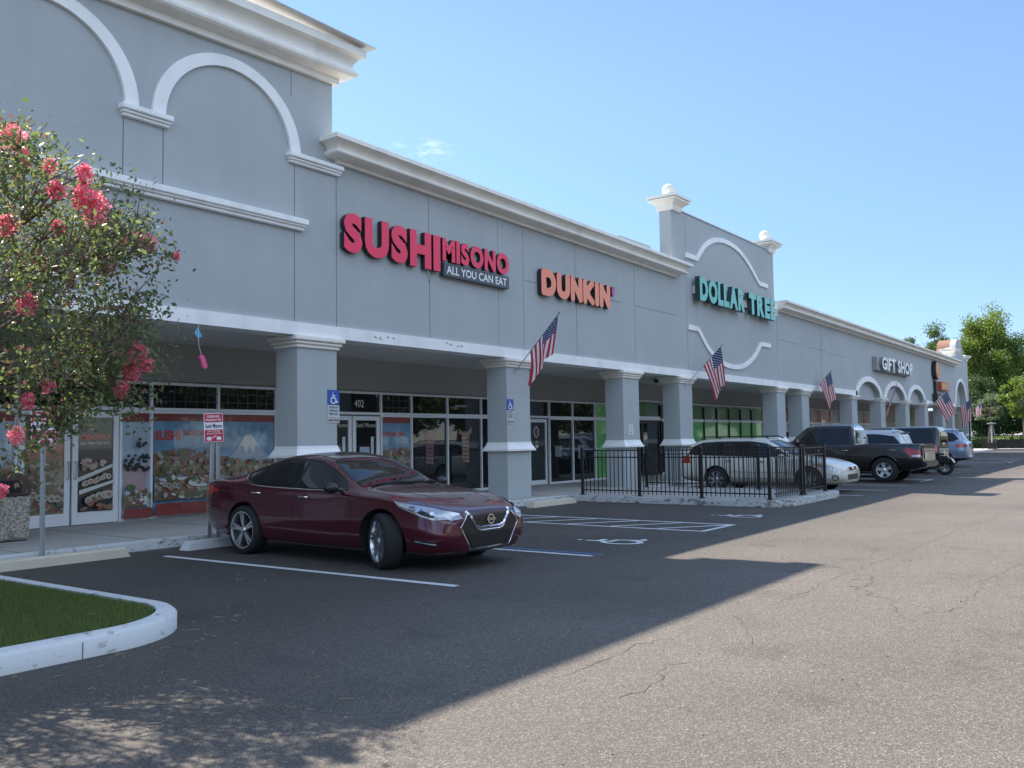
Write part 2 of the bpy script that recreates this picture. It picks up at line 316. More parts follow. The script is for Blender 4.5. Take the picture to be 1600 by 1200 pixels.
def sdf_mesh(strokes, w, res=.02):
    """union of round-ended strokes as one flat mesh: strokes = polylines of (x,z); w = width"""
    P = np.array([p for s in strokes for p in s], float); lo, hi = P.min(0)-w, P.max(0)+w
    nx, nz = int((hi[0]-lo[0])/res)+2, int((hi[1]-lo[1])/res)+2
    X, Z = np.meshgrid(lo[0]+np.arange(nx)*res, lo[1]+np.arange(nz)*res, indexing='ij')
    def sdf(X, Z):
        D = np.full(X.shape, 9.)
        for s in strokes:
            s = [np.array(q, float) for q in s]
            for a, b in (zip(s[:-1], s[1:]) if len(s) > 1 else [(s[0], s[0]+1e-6)]):
                e = b-a; t = np.clip(((X-a[0])*e[0]+(Z-a[1])*e[1])/(e@e+1e-12), 0, 1)
                D = np.minimum(D, np.hypot(X-a[0]-t*e[0], Z-a[1]-t*e[1]))
        return D-w/2
    D = sdf(X, Z); Xc, Zc = X[:-1, :-1]+res/2, Z[:-1, :-1]+res/2; keep = sdf(Xc, Zc) < 0
    idx = {}; V = []; F = []; cnt = np.zeros((nx, nz), int)
    for i, j in zip(*np.nonzero(keep)):
        q = []
        for a, b in ((i, j), (i+1, j), (i+1, j+1), (i, j+1)):
            cnt[a, b] += 1
            if (a, b) not in idx: idx[(a, b)] = len(V); V.append((a, b))
            q.append(idx[(a, b)])
        F.append(tuple(q))
    out = []
    for a, b in V:
        x, z = X[a, b], Z[a, b]
        if cnt[a, b] < 4:
            for _ in range(3):
                h = .002; d0 = float(sdf(np.array(x), np.array(z))); gx = (float(sdf(np.array(x+h), np.array(z)))-d0)/h; gz = (float(sdf(np.array(x), np.array(z+h)))-d0)/h
                m_ = min(max(d0, -res), res); x -= gx*m_; z -= gz*m_
        out.append((x, z))
    return np.array(out), F
def arc(cx, cz, r, a0, a1, n=14, rz=None):
    rz = rz or r; return [(cx+r*math.cos(rad(a0+(a1-a0)*k/n)), cz+rz*math.sin(rad(a0+(a1-a0)*k/n))) for k in range(n+1)]

# ISA wheelchair emblem in a unit box
ISA = [[(.40, .93), (.401, .93)], [(.40, .80), (.42, .50), (.66, .48), (.78, .17), (.90, .21)], [(.41, .66), (.62, .66)], arc(.44, .33, .245, 118, 350, 18)]
def isa_mesh():
    v, f = sdf_mesh(ISA, .085, .022); a, b = v.min(0), v.max(0); return (v-a)/(b-a).max(), f

# ------------------------------------------------------------------ ground
def struct(o): o['kind'] = 'structure'; return o
g = MB()
xs = [-400, -60, 140, 500]; ys = [-400, -60, 60, 500]
for i in range(3):
    for j in range(3):
        g.add([(xs[i], ys[j], 0), (xs[i+1], ys[j], 0), (xs[i+1], ys[j+1], 0), (xs[i], ys[j+1], 0)], [(0, 1, 2, 3)])
struct(g.build('asphalt_lot', M_ASPH))
YW, YS, YK = 13.0, 16.0, 12.42          # wall face, shop fronts, kerb face
sw = MB(); sw.box(-8, 19.4, YK+.15, YS+.1, 0, .15); sw.box(19.4, 23.4, YK+.15, YS+.1, 0, .15); sw.box(23.4, 90, YK+.15, YS+.1, 0, .15)
sw.v = [tuple(q) for q in sw.v]
swo = struct(sw.build('sidewalk', M_CONC)); 
for x in np.arange(-5, 78, 1.8): pass
jt = MB()
for x in np.arange(-5.2, 78, 1.85): jt.box(x, x+.012, YK+.16, YS-.05, .15, .1525)
struct(jt.build('sidewalk_joints', mat('joint', (.12, .115, .11), .95)))
def kerb_run(name, x0, x1, y0, y1, m, segs):
    k = MB(); edges = np.linspace(0, 1, segs+1)
    for a, b in zip(edges[:-1], edges[1:]):
        X0, X1, Y0, Y1 = x0+(x1-x0)*a, x0+(x1-x0)*b, y0+(y1-y0)*a, y0+(y1-y0)*b
        if abs(x1-x0) > abs(y1-y0): k.box(X0+.006, X1-.006, y0, y0+.15, 0, .153)
        else: k.box(x0, x0+.15, Y0+.006, Y1-.006, 0, .153)
    return struct(k.build(name, m, bevel=.012))
kerb_run('sidewalk_kerb', -8, 19.3, YK, YK, M_KERB, 15)
kerb_run('sidewalk_kerb', 23.62, 88, YK, YK, M_KERB, 34)
# patio slab that juts out into the lot
pa = MB(); pa.prism([(19.42, YK+.149), (19.42, 7.35), (19.85, 7.05), (23.35, 7.05), (23.45, 7.15), (23.45, YK+.149)], 0, .151, plane='xy')
struct(pa.build('patio_slab', M_CONC))
pk = MB()
def kseg(k, a, b, w=.16, h=.155):
    a, b = Vector((*a, 0)), Vector((*b, 0)); d = (b-a).normalized(); nn = Vector((-d.y, d.x, 0))*w; g_ = d*.004
    P = [a+g_, b-g_, b+nn-g_, a+nn+g_]; V = [(p.x, p.y, 0) for p in P]+[(p.x, p.y, h) for p in P]
    k.add(V, [(3, 2, 1, 0), (4, 5, 6, 7), (0, 1, 5, 4), (1, 2, 6, 5), (2, 3, 7, 6), (3, 0, 4, 7)])
for a, b in (((19.26, YK), (19.26, 11.2)), ((19.26, 11.2), (19.26, 9.4)), ((19.26, 9.4), (19.26, 7.4)), ((19.26, 7.4), (19.34, 7.1)), ((19.34, 7.1), (19.72, 6.86)), ((19.72, 6.86), (21.4, 6.84)), ((21.4, 6.84), (23.1, 6.86)), ((23.1, 6.86), (23.62, 6.98)), ((23.62, 6.98), (23.62, 9.8)), ((23.62, 9.8), (23.62, YK))):
    kseg(pk, a, b)
struct(pk.build('patio_kerb', M_PATIOK, bevel=.012))

CRACKS = [[(23, 2.55), (21.73, 2.61), (16.19, 2.88), (12.43, 2.98), (10.07, 3.09), (8.29, 3.08)], [(7.62, 3.18), (7.33, 2.98), (6.97, 2.85), (6.62, 2.64)], [(4.83, 2.81), (5.08, 2.77), (5.44, 2.78), (5.69, 2.95), (5.89, 2.8)], [(6.43, 3.27), (6.09, 3.39), (5.45, 3.32), (5.0, 3.39)], [(12.45, 1.52), (10.9, 1.71), (9.01, 1.63), (8.52, 1.85)], [(9.6, 4.6), (9.3, 4.0), (9.7, 3.3)], [(15, 4.6), (16.5, 4.0), (16.2, 3.2), (18.4, 2.6)], [(24, 4.9), (26, 3.8), (25.5, 2.2), (28, 1.0)]]
# painted markings (sheets 4 mm above the asphalt)
mk = MB(); bl = MB()
def line(m, x0, y0, x1, y1, w=.1, z=.004):
    a, b = Vector((x0, y0)), Vector((x1, y1)); d = (b-a).normalized(); q = Vector((-d.y, d.x))*w/2
    m.add([(p.x, p.y, z) for p in (a-q, b-q, b+q, a+q)], [(0, 1, 2, 3)])
Y0, Y1 = 6.35, 12.0
line(mk, 7.42, 11.6, 7.56, 6.33, .11)
line(mk, 10.38, 11.9, 10.42, 6.36, .1); line(bl, 10.56, 11.9, 10.62, 6.3, .08)
def hatch(x0, x1, ya, yb, n, z=.004):
    line(mk, x0, ya, x0, yb, .1, z); line(mk, x1, ya, x1, yb, .1, z); line(mk, x0-.05, ya, x1+.05, ya, .1, z+.001)
    for k in range(n):
        y = ya+.87+.92*k; (y < yb and line(mk, x0+.06, y, x1-.06, y-.85, .09, z+.002))
hatch(14.03, 15.3, 6.4, 12.0, 6)
for x in (24.0, 26.5, 29.1): line(mk, x, 11.8, x, 6.5)
hatch(31.6, 33.2, 6.7, 11.9, 5)
for x in (36.6, 39.6, 42.4, 45.2, 48.0, 50.8): line(mk, x, 11.8, x, 6.9)
hatch(52.4, 53.9, 6.9, 12, 5); hatch(60, 61.5, 6.9, 12, 5)
for x in (56.6, 59.2, 64.2, 67, 70, 73): line(mk, x, 11.8, x, 6.9)
iv, iF = isa_mesh()
def isa_ground(cx, cy, s, z=.006):
    mk.add([(cx+(p[0]-.4)*s*.8, cy+(p[1]-.5)*s, z) for p in iv], iF)
isa_ground(12.1, 7.02, 1.12); isa_ground(17.1, 7.05, 1.05); isa_ground(56.3, 7.5, 1.1)
struct(mk.build('parking_lines', M_LINE)); struct(bl.build('blue_parking_line', M_LINEB))

# cracks and an old paving seam in the drive aisle
ck = MB(); rk = random.Random(12)
def crack(P, w=.0065, jit=.045):
    Q = []
    for (a, b), (c, d) in zip(P[:-1], P[1:]):
        n = max(2, int(math.hypot(c-a, d-b)/.09))
        Q += [(a+(c-a)*k/n+rk.uniform(-jit, jit), b+(d-b)*k/n+rk.uniform(-jit, jit)) for k in range(n)]
    Q.append(P[-1]); V = []
    for i, p in enumerate(Q):
        d = Vector((Q[min(i+1, len(Q)-1)][0]-Q[max(i-1, 0)][0], Q[min(i+1, len(Q)-1)][1]-Q[max(i-1, 0)][1])).normalized(); ww = w*rk.uniform(.15, .6)
        V += [(p[0]-d.y*ww, p[1]+d.x*ww, .0025), (p[0]+d.y*ww, p[1]-d.x*ww, .0025)]
    ck.add(V, [(2*i, 2*i+1, 2*i+3, 2*i+2) for i in range(len(Q)-1)])
for P in CRACKS: crack(P)
struct(ck.build('asphalt_cracks', mat('crack_dark', (.062, .056, .051), .95)))

# island: rounded kerb, turf
def isl_outline(o):
    x1, y0 = 4.80-o, 6.60+o; r = max(1.0-o, .05); P = [(-3, y0), (2.6, y0)]
    P += [(x1-r+r*math.sin(rad(t)), y0+r-r*math.cos(rad(t))) for t in range(0, 91, 6)]
    P += [(x1-.02, 11.3), (x1-.25, YK-.05), (-3, YK-.05)]
    return P
oo, ii = isl_outline(0), isl_outline(.17)
k = MB(); n_ = len(oo); v = []
for (a, b), (c, d) in zip(oo, ii):
    m_ = (a*.82+c*.18, b*.82+d*.18)
    v += [(a, b, 0), (a, b, .125), (*m_, .155), (c, d, .16), (c, d, 0)]
fs = []
for i in range(n_-1):
    for j in range(4): fs.append((i*5+j, (i+1)*5+j, (i+1)*5+j+1, i*5+j+1))
k.add(v, fs); struct(k.build('island_kerb', M_KERBW, smooth=True, sharp=50))
kj = MB()
for x in (.2, 1.9, 3.55): kj.box(x, x+.007, 6.597, 6.605, 0, .125)
kj.box(4.775, 4.785, 9.3, 9.31, .02, .12)
struct(kj.build('island_kerb_joints', mat('joint_dark', (.12, .12, .125), .9)))
tv = MB(); tv.prism([(a, b) for a, b in isl_outline(.165)], .0, .135, plane='xy'); struct(tv.build('island_soil', M_SOIL))
def in_poly(x, y, P):
    c = np.zeros(x.shape, bool)
    for (a, b), (d, e) in zip(P, P[1:]+P[:1]):
        with np.errstate(divide='ignore', invalid='ignore'):
            t = ((b > y) != (e > y)) & (x < (d-a)*(y-b)/((e-b) or 1e-9)+a)
        c ^= t
    return c
N = 230000; gx_, gy_ = RNG.uniform(1.2, 5.1, N), RNG.uniform(6.7, 12.4, N); kq = in_poly(gx_, gy_, isl_outline(.19)); gx_, gy_ = gx_[kq], gy_[kq]; N = len(gx_)
h_ = RNG.uniform(.015, .05, N); an = RNG.uniform(0, 6.28, N); w_ = .0035; ln_ = RNG.normal(0, .012, (N, 2))
b0 = np.stack([gx_, gy_, np.full(N, .132)], 1); dx = np.stack([np.cos(an)*w_, np.sin(an)*w_, np.zeros(N)], 1)
tp = b0+np.stack([ln_[:, 0], ln_[:, 1], h_+.003], 1)
tag(quads_mesh('turf', np.stack([b0-dx, b0+dx, tp], 1), M_GRASS, k=3), 'short green turf filling the kerbed island', 'grass', kind='stuff')

# ------------------------------------------------------------------ the plaza building
B = empty('shopping_plaza', (0, YW, 0), label='long grey stucco strip mall with white cornices and a covered arcade', cat='building')
def bp(mb, name, m, parent=None, **k):
    """part of the plaza: geometry is written in world coordinates"""
    mb.v = [(x, y-YW, z) for x, y, z in mb.v] if parent is None else [(x, y-YW, z) for x, y, z in mb.v]
    return mb.build(name, m, parent or B, **k)
def zc1(x): return 7.03-.0137*(x-11.9)          # the long cornice runs down slightly
def zc2(x): return 6.72-.0045*(x-36.2)
ARCH = [(47.65, 52.2), (53.35, 57.9), (58.95, 63.1)]
gab = [(73.5, 6.9), (73.5, 7.35), (74.1, 7.35), (74.15, 7.7)]+[(75.9-1.45*math.cos(rad(t)), 7.75+1.0*math.sin(rad(t))) for t in range(15, 166, 10)]+[(77.6, 7.7), (78.0, 7.35), (79.2, 7.3), (79.2, 3.3)]
wpoly = [(-8, 3.6), (-8, 7.0), (4.9, 7.0), (4.9, 8.62), (11.87, 8.62), (11.87, 7.25), (26.68, 7.05), (26.68, 9.15), (36.08, 9.15), (36.08, 6.8)]+gab
big = [(78.3, 3.3)]+[(75.9+2.15*math.cos(rad(t)), 3.5+2.0*math.sin(rad(t))) for t in range(0, 181, 12)]+[(73.75, 3.3), (73.0, 3.3), (73.0, 3.6)]
wpoly += big
for a, b in reversed(ARCH):
    c, r = (a+b)/2, (b-a)/2; wpoly += [(b, 3.6), (b, 3.38)]+[(c+r*math.cos(rad(t)), 3.4+.98*math.sin(rad(t))) for t in range(0, 181, 12)]+[(a, 3.38), (a, 3.6)]
w = MB(); w.prism(wpoly, YW, YW+.42); bp(w, 'front_wall', M_WALL)
w = MB()
w.box(-8, 79.0, YW+.41, 34, 3.63, 6.35)                       # roof slab over arcade and shops
w.box(-8, 79.0, YS+.06, 34, 0, 3.64)
w.box(4.95, 11.8, YW+.4, 18.5, 6.3, 8.6)
w.box(24.6, 26.66, YW+.75, 16.2, 6.3, 7.95)
bp(w, 'main_block', M_WALL)
w = MB(); w.box(-8, 79.0, YW+.3, YS+.05, 3.60, 3.64); bp(w, 'arcade_ceiling', M_CEIL)
w = MB()
for a, b in ARCH: w.box(a-.05, b+.05, YW+.24, YW+.42, 3.42, 4.6)
bp(w, 'arch_infill', mat('infill_grey', (.40, .41, .41), .9, var=.05))
# low hipped metal roof behind the tower cornice
w = MB(); w.add([(4.95, 13.1, 9.3), (11.9, 13.1, 9.3), (11.9, 18.4, 9.3), (4.95, 18.4, 9.3), (7.6, 15.7, 9.9), (9.2, 15.7, 9.9)], [(0, 1, 5, 4), (1, 2, 5), (2, 3, 4, 5), (3, 0, 4), (3, 2, 1, 0)]); bp(w, 'tower_roof', mat('roof_metal', (.4, .41, .42), .5))

def cornice(name, x0, x1, zf, h, p, left=True, right=True, m=M_TRIM2, y=YW, back=.35):
    """moulded cornice; outline of (projection, height fraction)"""
    pr = [(0, 0), (.22, 0), (.22, .17), (.34, .19), (.36, .24)]+[(.36+.12*math.sin(rad(t)), .24+.05*(1-math.cos(rad(t)))) for t in (30, 60, 90)]
    pr = [(0, 0), (.2, 0), (.2, .16), (.30, .17), (.42, .19), (.66, .22), (.74, .27), (.76, .33), (.73, .39), (.62, .44), (.60, .52), (.64, .60), (.72, .68), (.84, .75), (1, .79), (1, .97), (.98, 1), (0, 1), (-.5, 1)]
    mb = MB(); n = len(pr); rings = []
    if left: rings.append([(x0, y+back, -1)]*n)
    rings = []
    def ring(xb, yb, sx, sy): return [(xb+sx*a*p, yb-sy*a*p if sy else yb, zf(xb)+b*h) for a, b in pr]
    if left: rings.append([(x0-max(a, 0)*p, y+.35, zf(x0)+b*h) for a, b in pr])
    rings.append([(x0-(max(a, 0)*p if left else 0), y-a*p, zf(x0)+b*h) for a, b in pr])
    rings.append([(x1+(max(a, 0)*p if right else 0), y-a*p, zf(x1)+b*h) for a, b in pr])
    if right: rings.append([(x1+max(a, 0)*p, y+.35, zf(x1)+b*h) for a, b in pr])
    v = [q for r in rings for q in r]; f = []
    for i in range(len(rings)-1):
        for j in range(n-1): f.append((i*n+j, (i+1)*n+j, (i+1)*n+j+1, i*n+j+1))
    f.append(tuple(range(n))); f.append(tuple((len(rings)-1)*n+j for j in range(n))[::-1])
    mb.add(v, f); o = bp(mb, name, m, smooth=True, sharp=28); return o
cornice('cornice', -8, 4.88, lambda x: 6.98, .44, .5, left=False, right=False)
cornice('cornice', 4.9, 11.88, lambda x: 8.60+.035*(x-11.9), .72, .47, left=False)
cornice('cornice', 12.04, 26.75, zc1, .44, .5, left=True)
cornice('cornice', 36.25, 73.6, zc2, .42, .5, left=False, right=True)
fl_ = MB(); fl_.box(4.9, 12.5, YW-.605, YW-.2, 9.37, 9.385); bp(fl_, 'cornice_flashing', mat('flashing', (.45, .46, .47), .5, metal=.5))
def moulding(name, x0, x1, z, y=YW, p=.14, hs=((.0, .045, .55), (.05, .095, .75), (.10, .19, 1.0)), m=M_TRIM):
    mb = MB()
    for a, b, q in hs: mb.box(x0-p*q*.6, x1+p*q*.6, y-p*q, y+.02, z+a, z+b)
    return bp(mb, name, m, bevel=.012)
for x0 in (7.53, 10.82):
    moulding('impost', x0, x0+.72 if x0 < 10 else 11.98, 6.72 if x0 < 10 else 6.78)
def arch_trim(cx, zb, ri, ro, riz, roz, p=.06, y=YW, name='arch_trim', a0=0, a1=180, m=M_TRIM):
    A = np.linspace(a0, a1, 40); mb = MB()
    mb.strip([(cx+ro*math.cos(rad(t)), zb+roz*math.sin(rad(t))) for t in A], [(cx+ri*math.cos(rad(t)), zb+riz*math.sin(rad(t))) for t in A], y-p, y+.01)
    return bp(mb, name, m)
for cx in (6.24, 9.52): arch_trim(cx, 6.90, 1.29, 1.52, 1.22, 1.42)
moulding('ledge', 5.0, 11.06, 5.53, p=.16, hs=((0, .06, .55), (.06, .10, .8), (.10, .21, 1.0)))
# white band along the underside of the wall, broken at the arches
spans = [(-8, 46.6)]+[(52.25, 53.3)]+[(57.95, 58.9)]+[(63.15, 73.0)]
bd = MB(); bd.box(-8, 47.6, YW-.05, YW+.44, 3.57, 3.81)
for a, b in ((52.25, 53.3), (57.95, 58.9)): bd.box(a, b, YW-.05, YW+.2, 3.40, 3.62)
bd.box(63.15, 73.7, YW-.05, YW+.44, 3.5, 3.74)
bp(bd, 'band', M_TRIM)
for a, b in ARCH: arch_trim((a+b)/2, 3.40, (b-a)/2, (b-a)/2+.42, .98, 1.25, .05)
arch_trim(75.9, 3.5, 2.15, 2.4, 2.0, 2.22, .05)
# flaked spots on the band
fk = MB()
def scribble(pts, w=.012, y=YW-.052):
    v, f = sdf_mesh(pts, w, .006); fk.add([(p[0], y, p[1]) for p in v], f)
for bx, bz in ((13.0, 3.70), (13.12, 3.68), (13.35, 3.73), (13.5, 3.70), (15.2, 3.74), (15.35, 3.71), (15.6, 3.69), (15.72, 3.72)):
    scribble([[(bx+random.uniform(-.06, .06), bz+random.uniform(-.035, .035)) for _ in range(4)], [(bx+random.uniform(-.05, .05), bz+random.uniform(-.03, .03)) for _ in range(3)]])
bp(fk, 'flaked_paint', mat('bare_plaster', (.30, .28, .25), .9))

# joints in the stucco
jn = MB()
def vj(x, z0, z1, w=.012): jn.box(x-w/2, x+w/2, YW-.003, YW+.01, z0, z1)
def hj(x0, x1, z, w=.012): jn.box(x0, x1, YW-.003, YW+.01, z-w/2, z+w/2)
def dj(x, z, a=.16, b=.42):
    P = [(x, z+b), (x+a, z), (x, z-b), (x-a, z), (x, z+b)]
    for (p, q), (r, s) in zip(P[:-1], P[1:]):
        d = Vector((r-p, s-q)).normalized(); k_ = Vector((-d.y, d.x))*.007
        jn.add([(p-k_.x, YW-.004, q-k_.y), (r-k_.x, YW-.004, s-k_.y), (r+k_.x, YW-.004, s+k_.y), (p+k_.x, YW-.004, q+k_.y)], [(0, 1, 2, 3)])
for x in (7.53, 8.22): vj(x, 5.76, 6.70)
vj(10.93, 3.81, 5.5); vj(10.93, 5.76, 6.76); vj(11.97, 3.81, 6.76); vj(10.85, 8.05, 8.58)
vj(14.68, 5.85, 6.98); vj(14.70, 3.81, 5.1); dj(14.69, 5.47); vj(18.25, 3.81, 6.93, .008); vj(20.70, 6.0, 6.9); vj(20.74, 3.81, 5.2); dj(20.72, 5.6)
vj(24.05, 3.81, 6.85, .008); vj(17.2, 3.81, 6.95, .005)
hj(18.3, 20.4, 5.58); hj(21.0, 23.3, 5.58); hj(24.1, 26.9, 5.58); vj(27.72, 3.81, 9.1, .008); vj(36.25, 3.81, 6.7); hj(36.4, 39.4, 5.55); hj(40.2, 43.0, 5.5)
vj(42.05, 3.81, 5.1); dj(42.05, 5.5); vj(42.05, 5.95, 6.68); hj(43, 46, 5.42)
bp(jn, 'expansion_joints', mat('joint_dark', (.12, .12, .125), .9))
# the scroll mouldings round the Dollar sign
def smooth_poly(P, n=8):
    out = []
    for i in range(len(P)-1):
        p0, p1, p2, p3 = P[max(i-1, 0)], P[i], P[i+1], P[min(i+2, len(P)-1)]
        for k in range(n):
            t = k/n; out.append(tuple(.5*(2*p1[j]+(p2[j]-p0[j])*t+(2*p0[j]-5*p1[j]+4*p2[j]-p3[j])*t*t+(-p0[j]+3*p1[j]-3*p2[j]+p3[j])*t**3) for j in (0, 1)))
    return out+[P[-1]]
up_ = [(27.7, 7.72), (28.55, 7.72)]+smooth_poly([(28.6, 7.74), (29.3, 8.3), (30.2, 8.65), (31.3, 8.74), (32.4, 8.6), (33.4, 8.2), (34.3, 7.66)])+[(34.4, 7.62), (35.3, 7.62)]
lo_ = [(27.75, 5.27), (28.5, 5.27)]+smooth_poly([(28.6, 5.22), (29.4, 4.62), (30.4, 4.25), (31.5, 4.13), (32.6, 4.25), (33.6, 4.65), (34.3, 5.16)])+[(34.4, 5.2), (35.4, 5.2)]
for P in (up_, lo_):
    out, inn = [], []
    for i, p in enumerate(P):
        d = Vector((P[min(i+1, len(P)-1)][0]-P[max(i-1, 0)][0], P[min(i+1, len(P)-1)][1]-P[max(i-1, 0)][1])).normalized(); q = Vector((-d.y, d.x))*.085
        out.append((p[0]+q.x, p[1]+q.y)); inn.append((p[0]-q.x, p[1]-q.y))
    mb = MB(); mb.strip(out, inn, YW-.05, YW+.01); bp(mb, 'scroll_moulding', M_TRIM)
# parapet caps with balls
def finial(cx, z, s=1.0, ball=True, name='finial'):
    mb = MB(); y = YW+.2; z0 = z-.06
    for a, b, c, d in ((.32, .36, 0, .08), (.36, .36, .08, .16), (.36, .55, .16, .30), (.58, .58, .30, .36), (.62, .62, .38, .46), (.3, .22, .46, .54)):
        mb.frus(cx, y, a*s, a*s*.85, z0+c*s, b*s, b*s*.85, z0+d*s)
    if ball: mb.lathe([(.0, .50), (.1, .52), (.12, .55)]+[(.215*math.sin(rad(t)), .74-.215*math.cos(rad(t))) for t in range(25, 181, 12)], 20, (cx, y, z0))
    return bp(mb, name, M_TRIM2, smooth=True, sharp=35)
finial(26.98, 9.13); finial(35.75, 9.13)
finial(73.3, 7.35, 1.15, False, 'parapet_cap'); finial(78.75, 7.28, .95, False, 'parapet_cap')
cap = MB(); cap.box(27.3, 35.4, YW-.03, YW+.45, 9.15, 9.19); bp(cap, 'parapet_flashing', mat('flashing', (.45, .46, .47), .5))
w = MB(); w.prism([(x, z) for x, z in gab[3:-4]]+[(74.2, 7.3)], YW+.43, YW+1.3); bp(w, 'gable_back', mat('terracotta_paint', (.28, .15, .105), .9, var=.06))

# columns
COLS = [4.6, 11.0, 17.48, 23.22, 26.98, 36.0, 39.05, 46.65, 52.22, 57.92, 63.12, 68.7, 72.1, 78.3]
for i, x0 in enumerate(COLS):
    wd = .97 if i < 8 else 1.02; x1 = x0+wd; dp = .6
    c = MB(); c.box(x0, x1, YW-.001, YW+dp, .15, 3.44); c_ = bp(c, 'column', M_WALL)
    c = MB()
    for a, b, q in ((3.35, 3.41, .05), (3.415, 3.475, .085), (3.48, 3.568, .13)): c.box(x0-q, x1+q, YW-q, YW+dp+q, a, b)
    bp(c, 'capital', M_TRIM2, c_, bevel=.015)
    c = MB(); cx, cy = (x0+x1)/2, YW+dp/2
    c.frus(cx, cy, wd/2+.10, dp/2+.10, 1.30, wd/2+.10, dp/2+.10, 1.345); c.frus(cx, cy, wd/2+.085, dp/2+.085, 1.346, wd/2+.02, dp/2+.02, 1.47); c.frus(cx, cy, wd/2+.025, dp/2+.025, 1.471, wd/2+.015, dp/2+.015, 1.51)
    bp(c, 'base_moulding', M_TRIM, c_)
c = MB(); c.box(79.15, 79.4, YW-.05, 16.2, 0, 3.4); bp(c, 'end_wall', M_WALL)

# ------------------------------------------------------------------ shop fronts
GR = mat('poster_red', (.42, .05, .035), .4, coat=.6); 
M_GREEN = mat('green_vinyl', (.10, .42, .08), .35, coat=.8, var=.03)
def shop_window(x0, x1, z0, z1, m=M_GLASS, fr=.045, frm=M_ALU, head=True):
    g = MB(); g.box(x0, x1, YS, YS+.02, z0, z1); o = bp(g, 'shop_window', m)
    f = MB(); f.box(x0-fr/2, x0+fr/2, YS-.05, YS-.002, z0-.001, z1); f.box(x1-fr/2, x1+fr/2, YS-.05, YS-.002, z0-.001, z1) if False else None
    f.box(x0+fr/2, x1-fr/2+fr, YS-.048, YS-.002, z0-.03, z0+.03); 
    if head: f.box(x0+fr/2, x1-fr/2+fr, YS-.048, YS-.002, z1-.03, z1+.025)
    bp(f, 'window_frame', frm, o); return o
def grid_bars(o, x0, x1, z0, z1, nx, nz):
    f = MB()
    for k in range(1, nx): x = x0+(x1-x0)*k/nx; f.box(x-.016, x+.016, YS-.018, YS-.004, z0+.03, z1-.03)
    for k in range(1, nz): z = z0+(z1-z0)*k/nz; f.box(x0+.03, x1-.02, YS-.020, YS-.006, z-.014, z+.014)
    bp(f, 'window_bars', M_BLACK, o)
def layer(L): return YS-.0025-.0018*L
class Art:
    """flat printed artwork on a window, layer by layer"""
    def __init__(s): s.mb = MB(); s.mats = []; s.L = 0
    def mi(s, m):
        if m not in s.mats: s.mats.append(m)
        return s.mats.index(m)
    def poly(s, P, m): s.L += 1; y = layer(s.L); tr = geometry.tessellate_polygon([[Vector((a, b, 0)) for a, b in P]]); s.mb.add([(a, y, b) for a, b in P], [tuple(t) for t in tr], s.mi(m)); return s
    def rect(s, a, b, c, d, m): return s.poly([(a, c), (b, c), (b, d), (a, d)], m)
    def ell(s, cx, cz, rx, rz, m, n=20, rot=0, same=False):
        if same: s.L -= 1
        return s.poly([(cx+rx*math.cos(t)*math.cos(rot)-rz*math.sin(t)*math.sin(rot), cz+rx*math.cos(t)*math.sin(rot)+rz*math.sin(t)*math.cos(rot)) for t in np.linspace(0, 2*math.pi, n, endpoint=False)], m)
    def text(s, t, a, b, c, d, m, bold=.0): s.L += 1; flat_text(s.mb, t, a, b, c, d, layer(s.L), s.mi(m), bold); return s
    def done(s, parent, name='poster'): return bp(s.mb, name, s.mats, parent)
def pm(n, c, **k): return mat('print_'+n, c, .35, coat=1, **k)
P_SKY = pm('sky', (.15, .29, .43), var=.45, vscale=2.5); P_SKY2 = pm('paleblue', (.40, .48, .56), var=.2, vscale=3); P_RED = pm('red', (.24, .04, .035), var=.2); P_WH = pm('white', (.62, .62, .60), var=.12, vscale=8)
P_BLK = pm('black', (.03, .028, .028)); P_SAL = pm('salmon', (.34, .13, .09), var=.5, vscale=20); P_RICE = pm('rice', (.42, .40, .35), var=.35, vscale=30); P_GRN = pm('leaf', (.09, .14, .05), var=.5, vscale=20)
P_BRN = pm('brown', (.24, .15, .09), var=.4, vscale=9); P_LOGO = pm('logo_red', (.55, .05, .035)); P_MIX = pm('dish', (.34, .25, .18), var=.75, vscale=13)
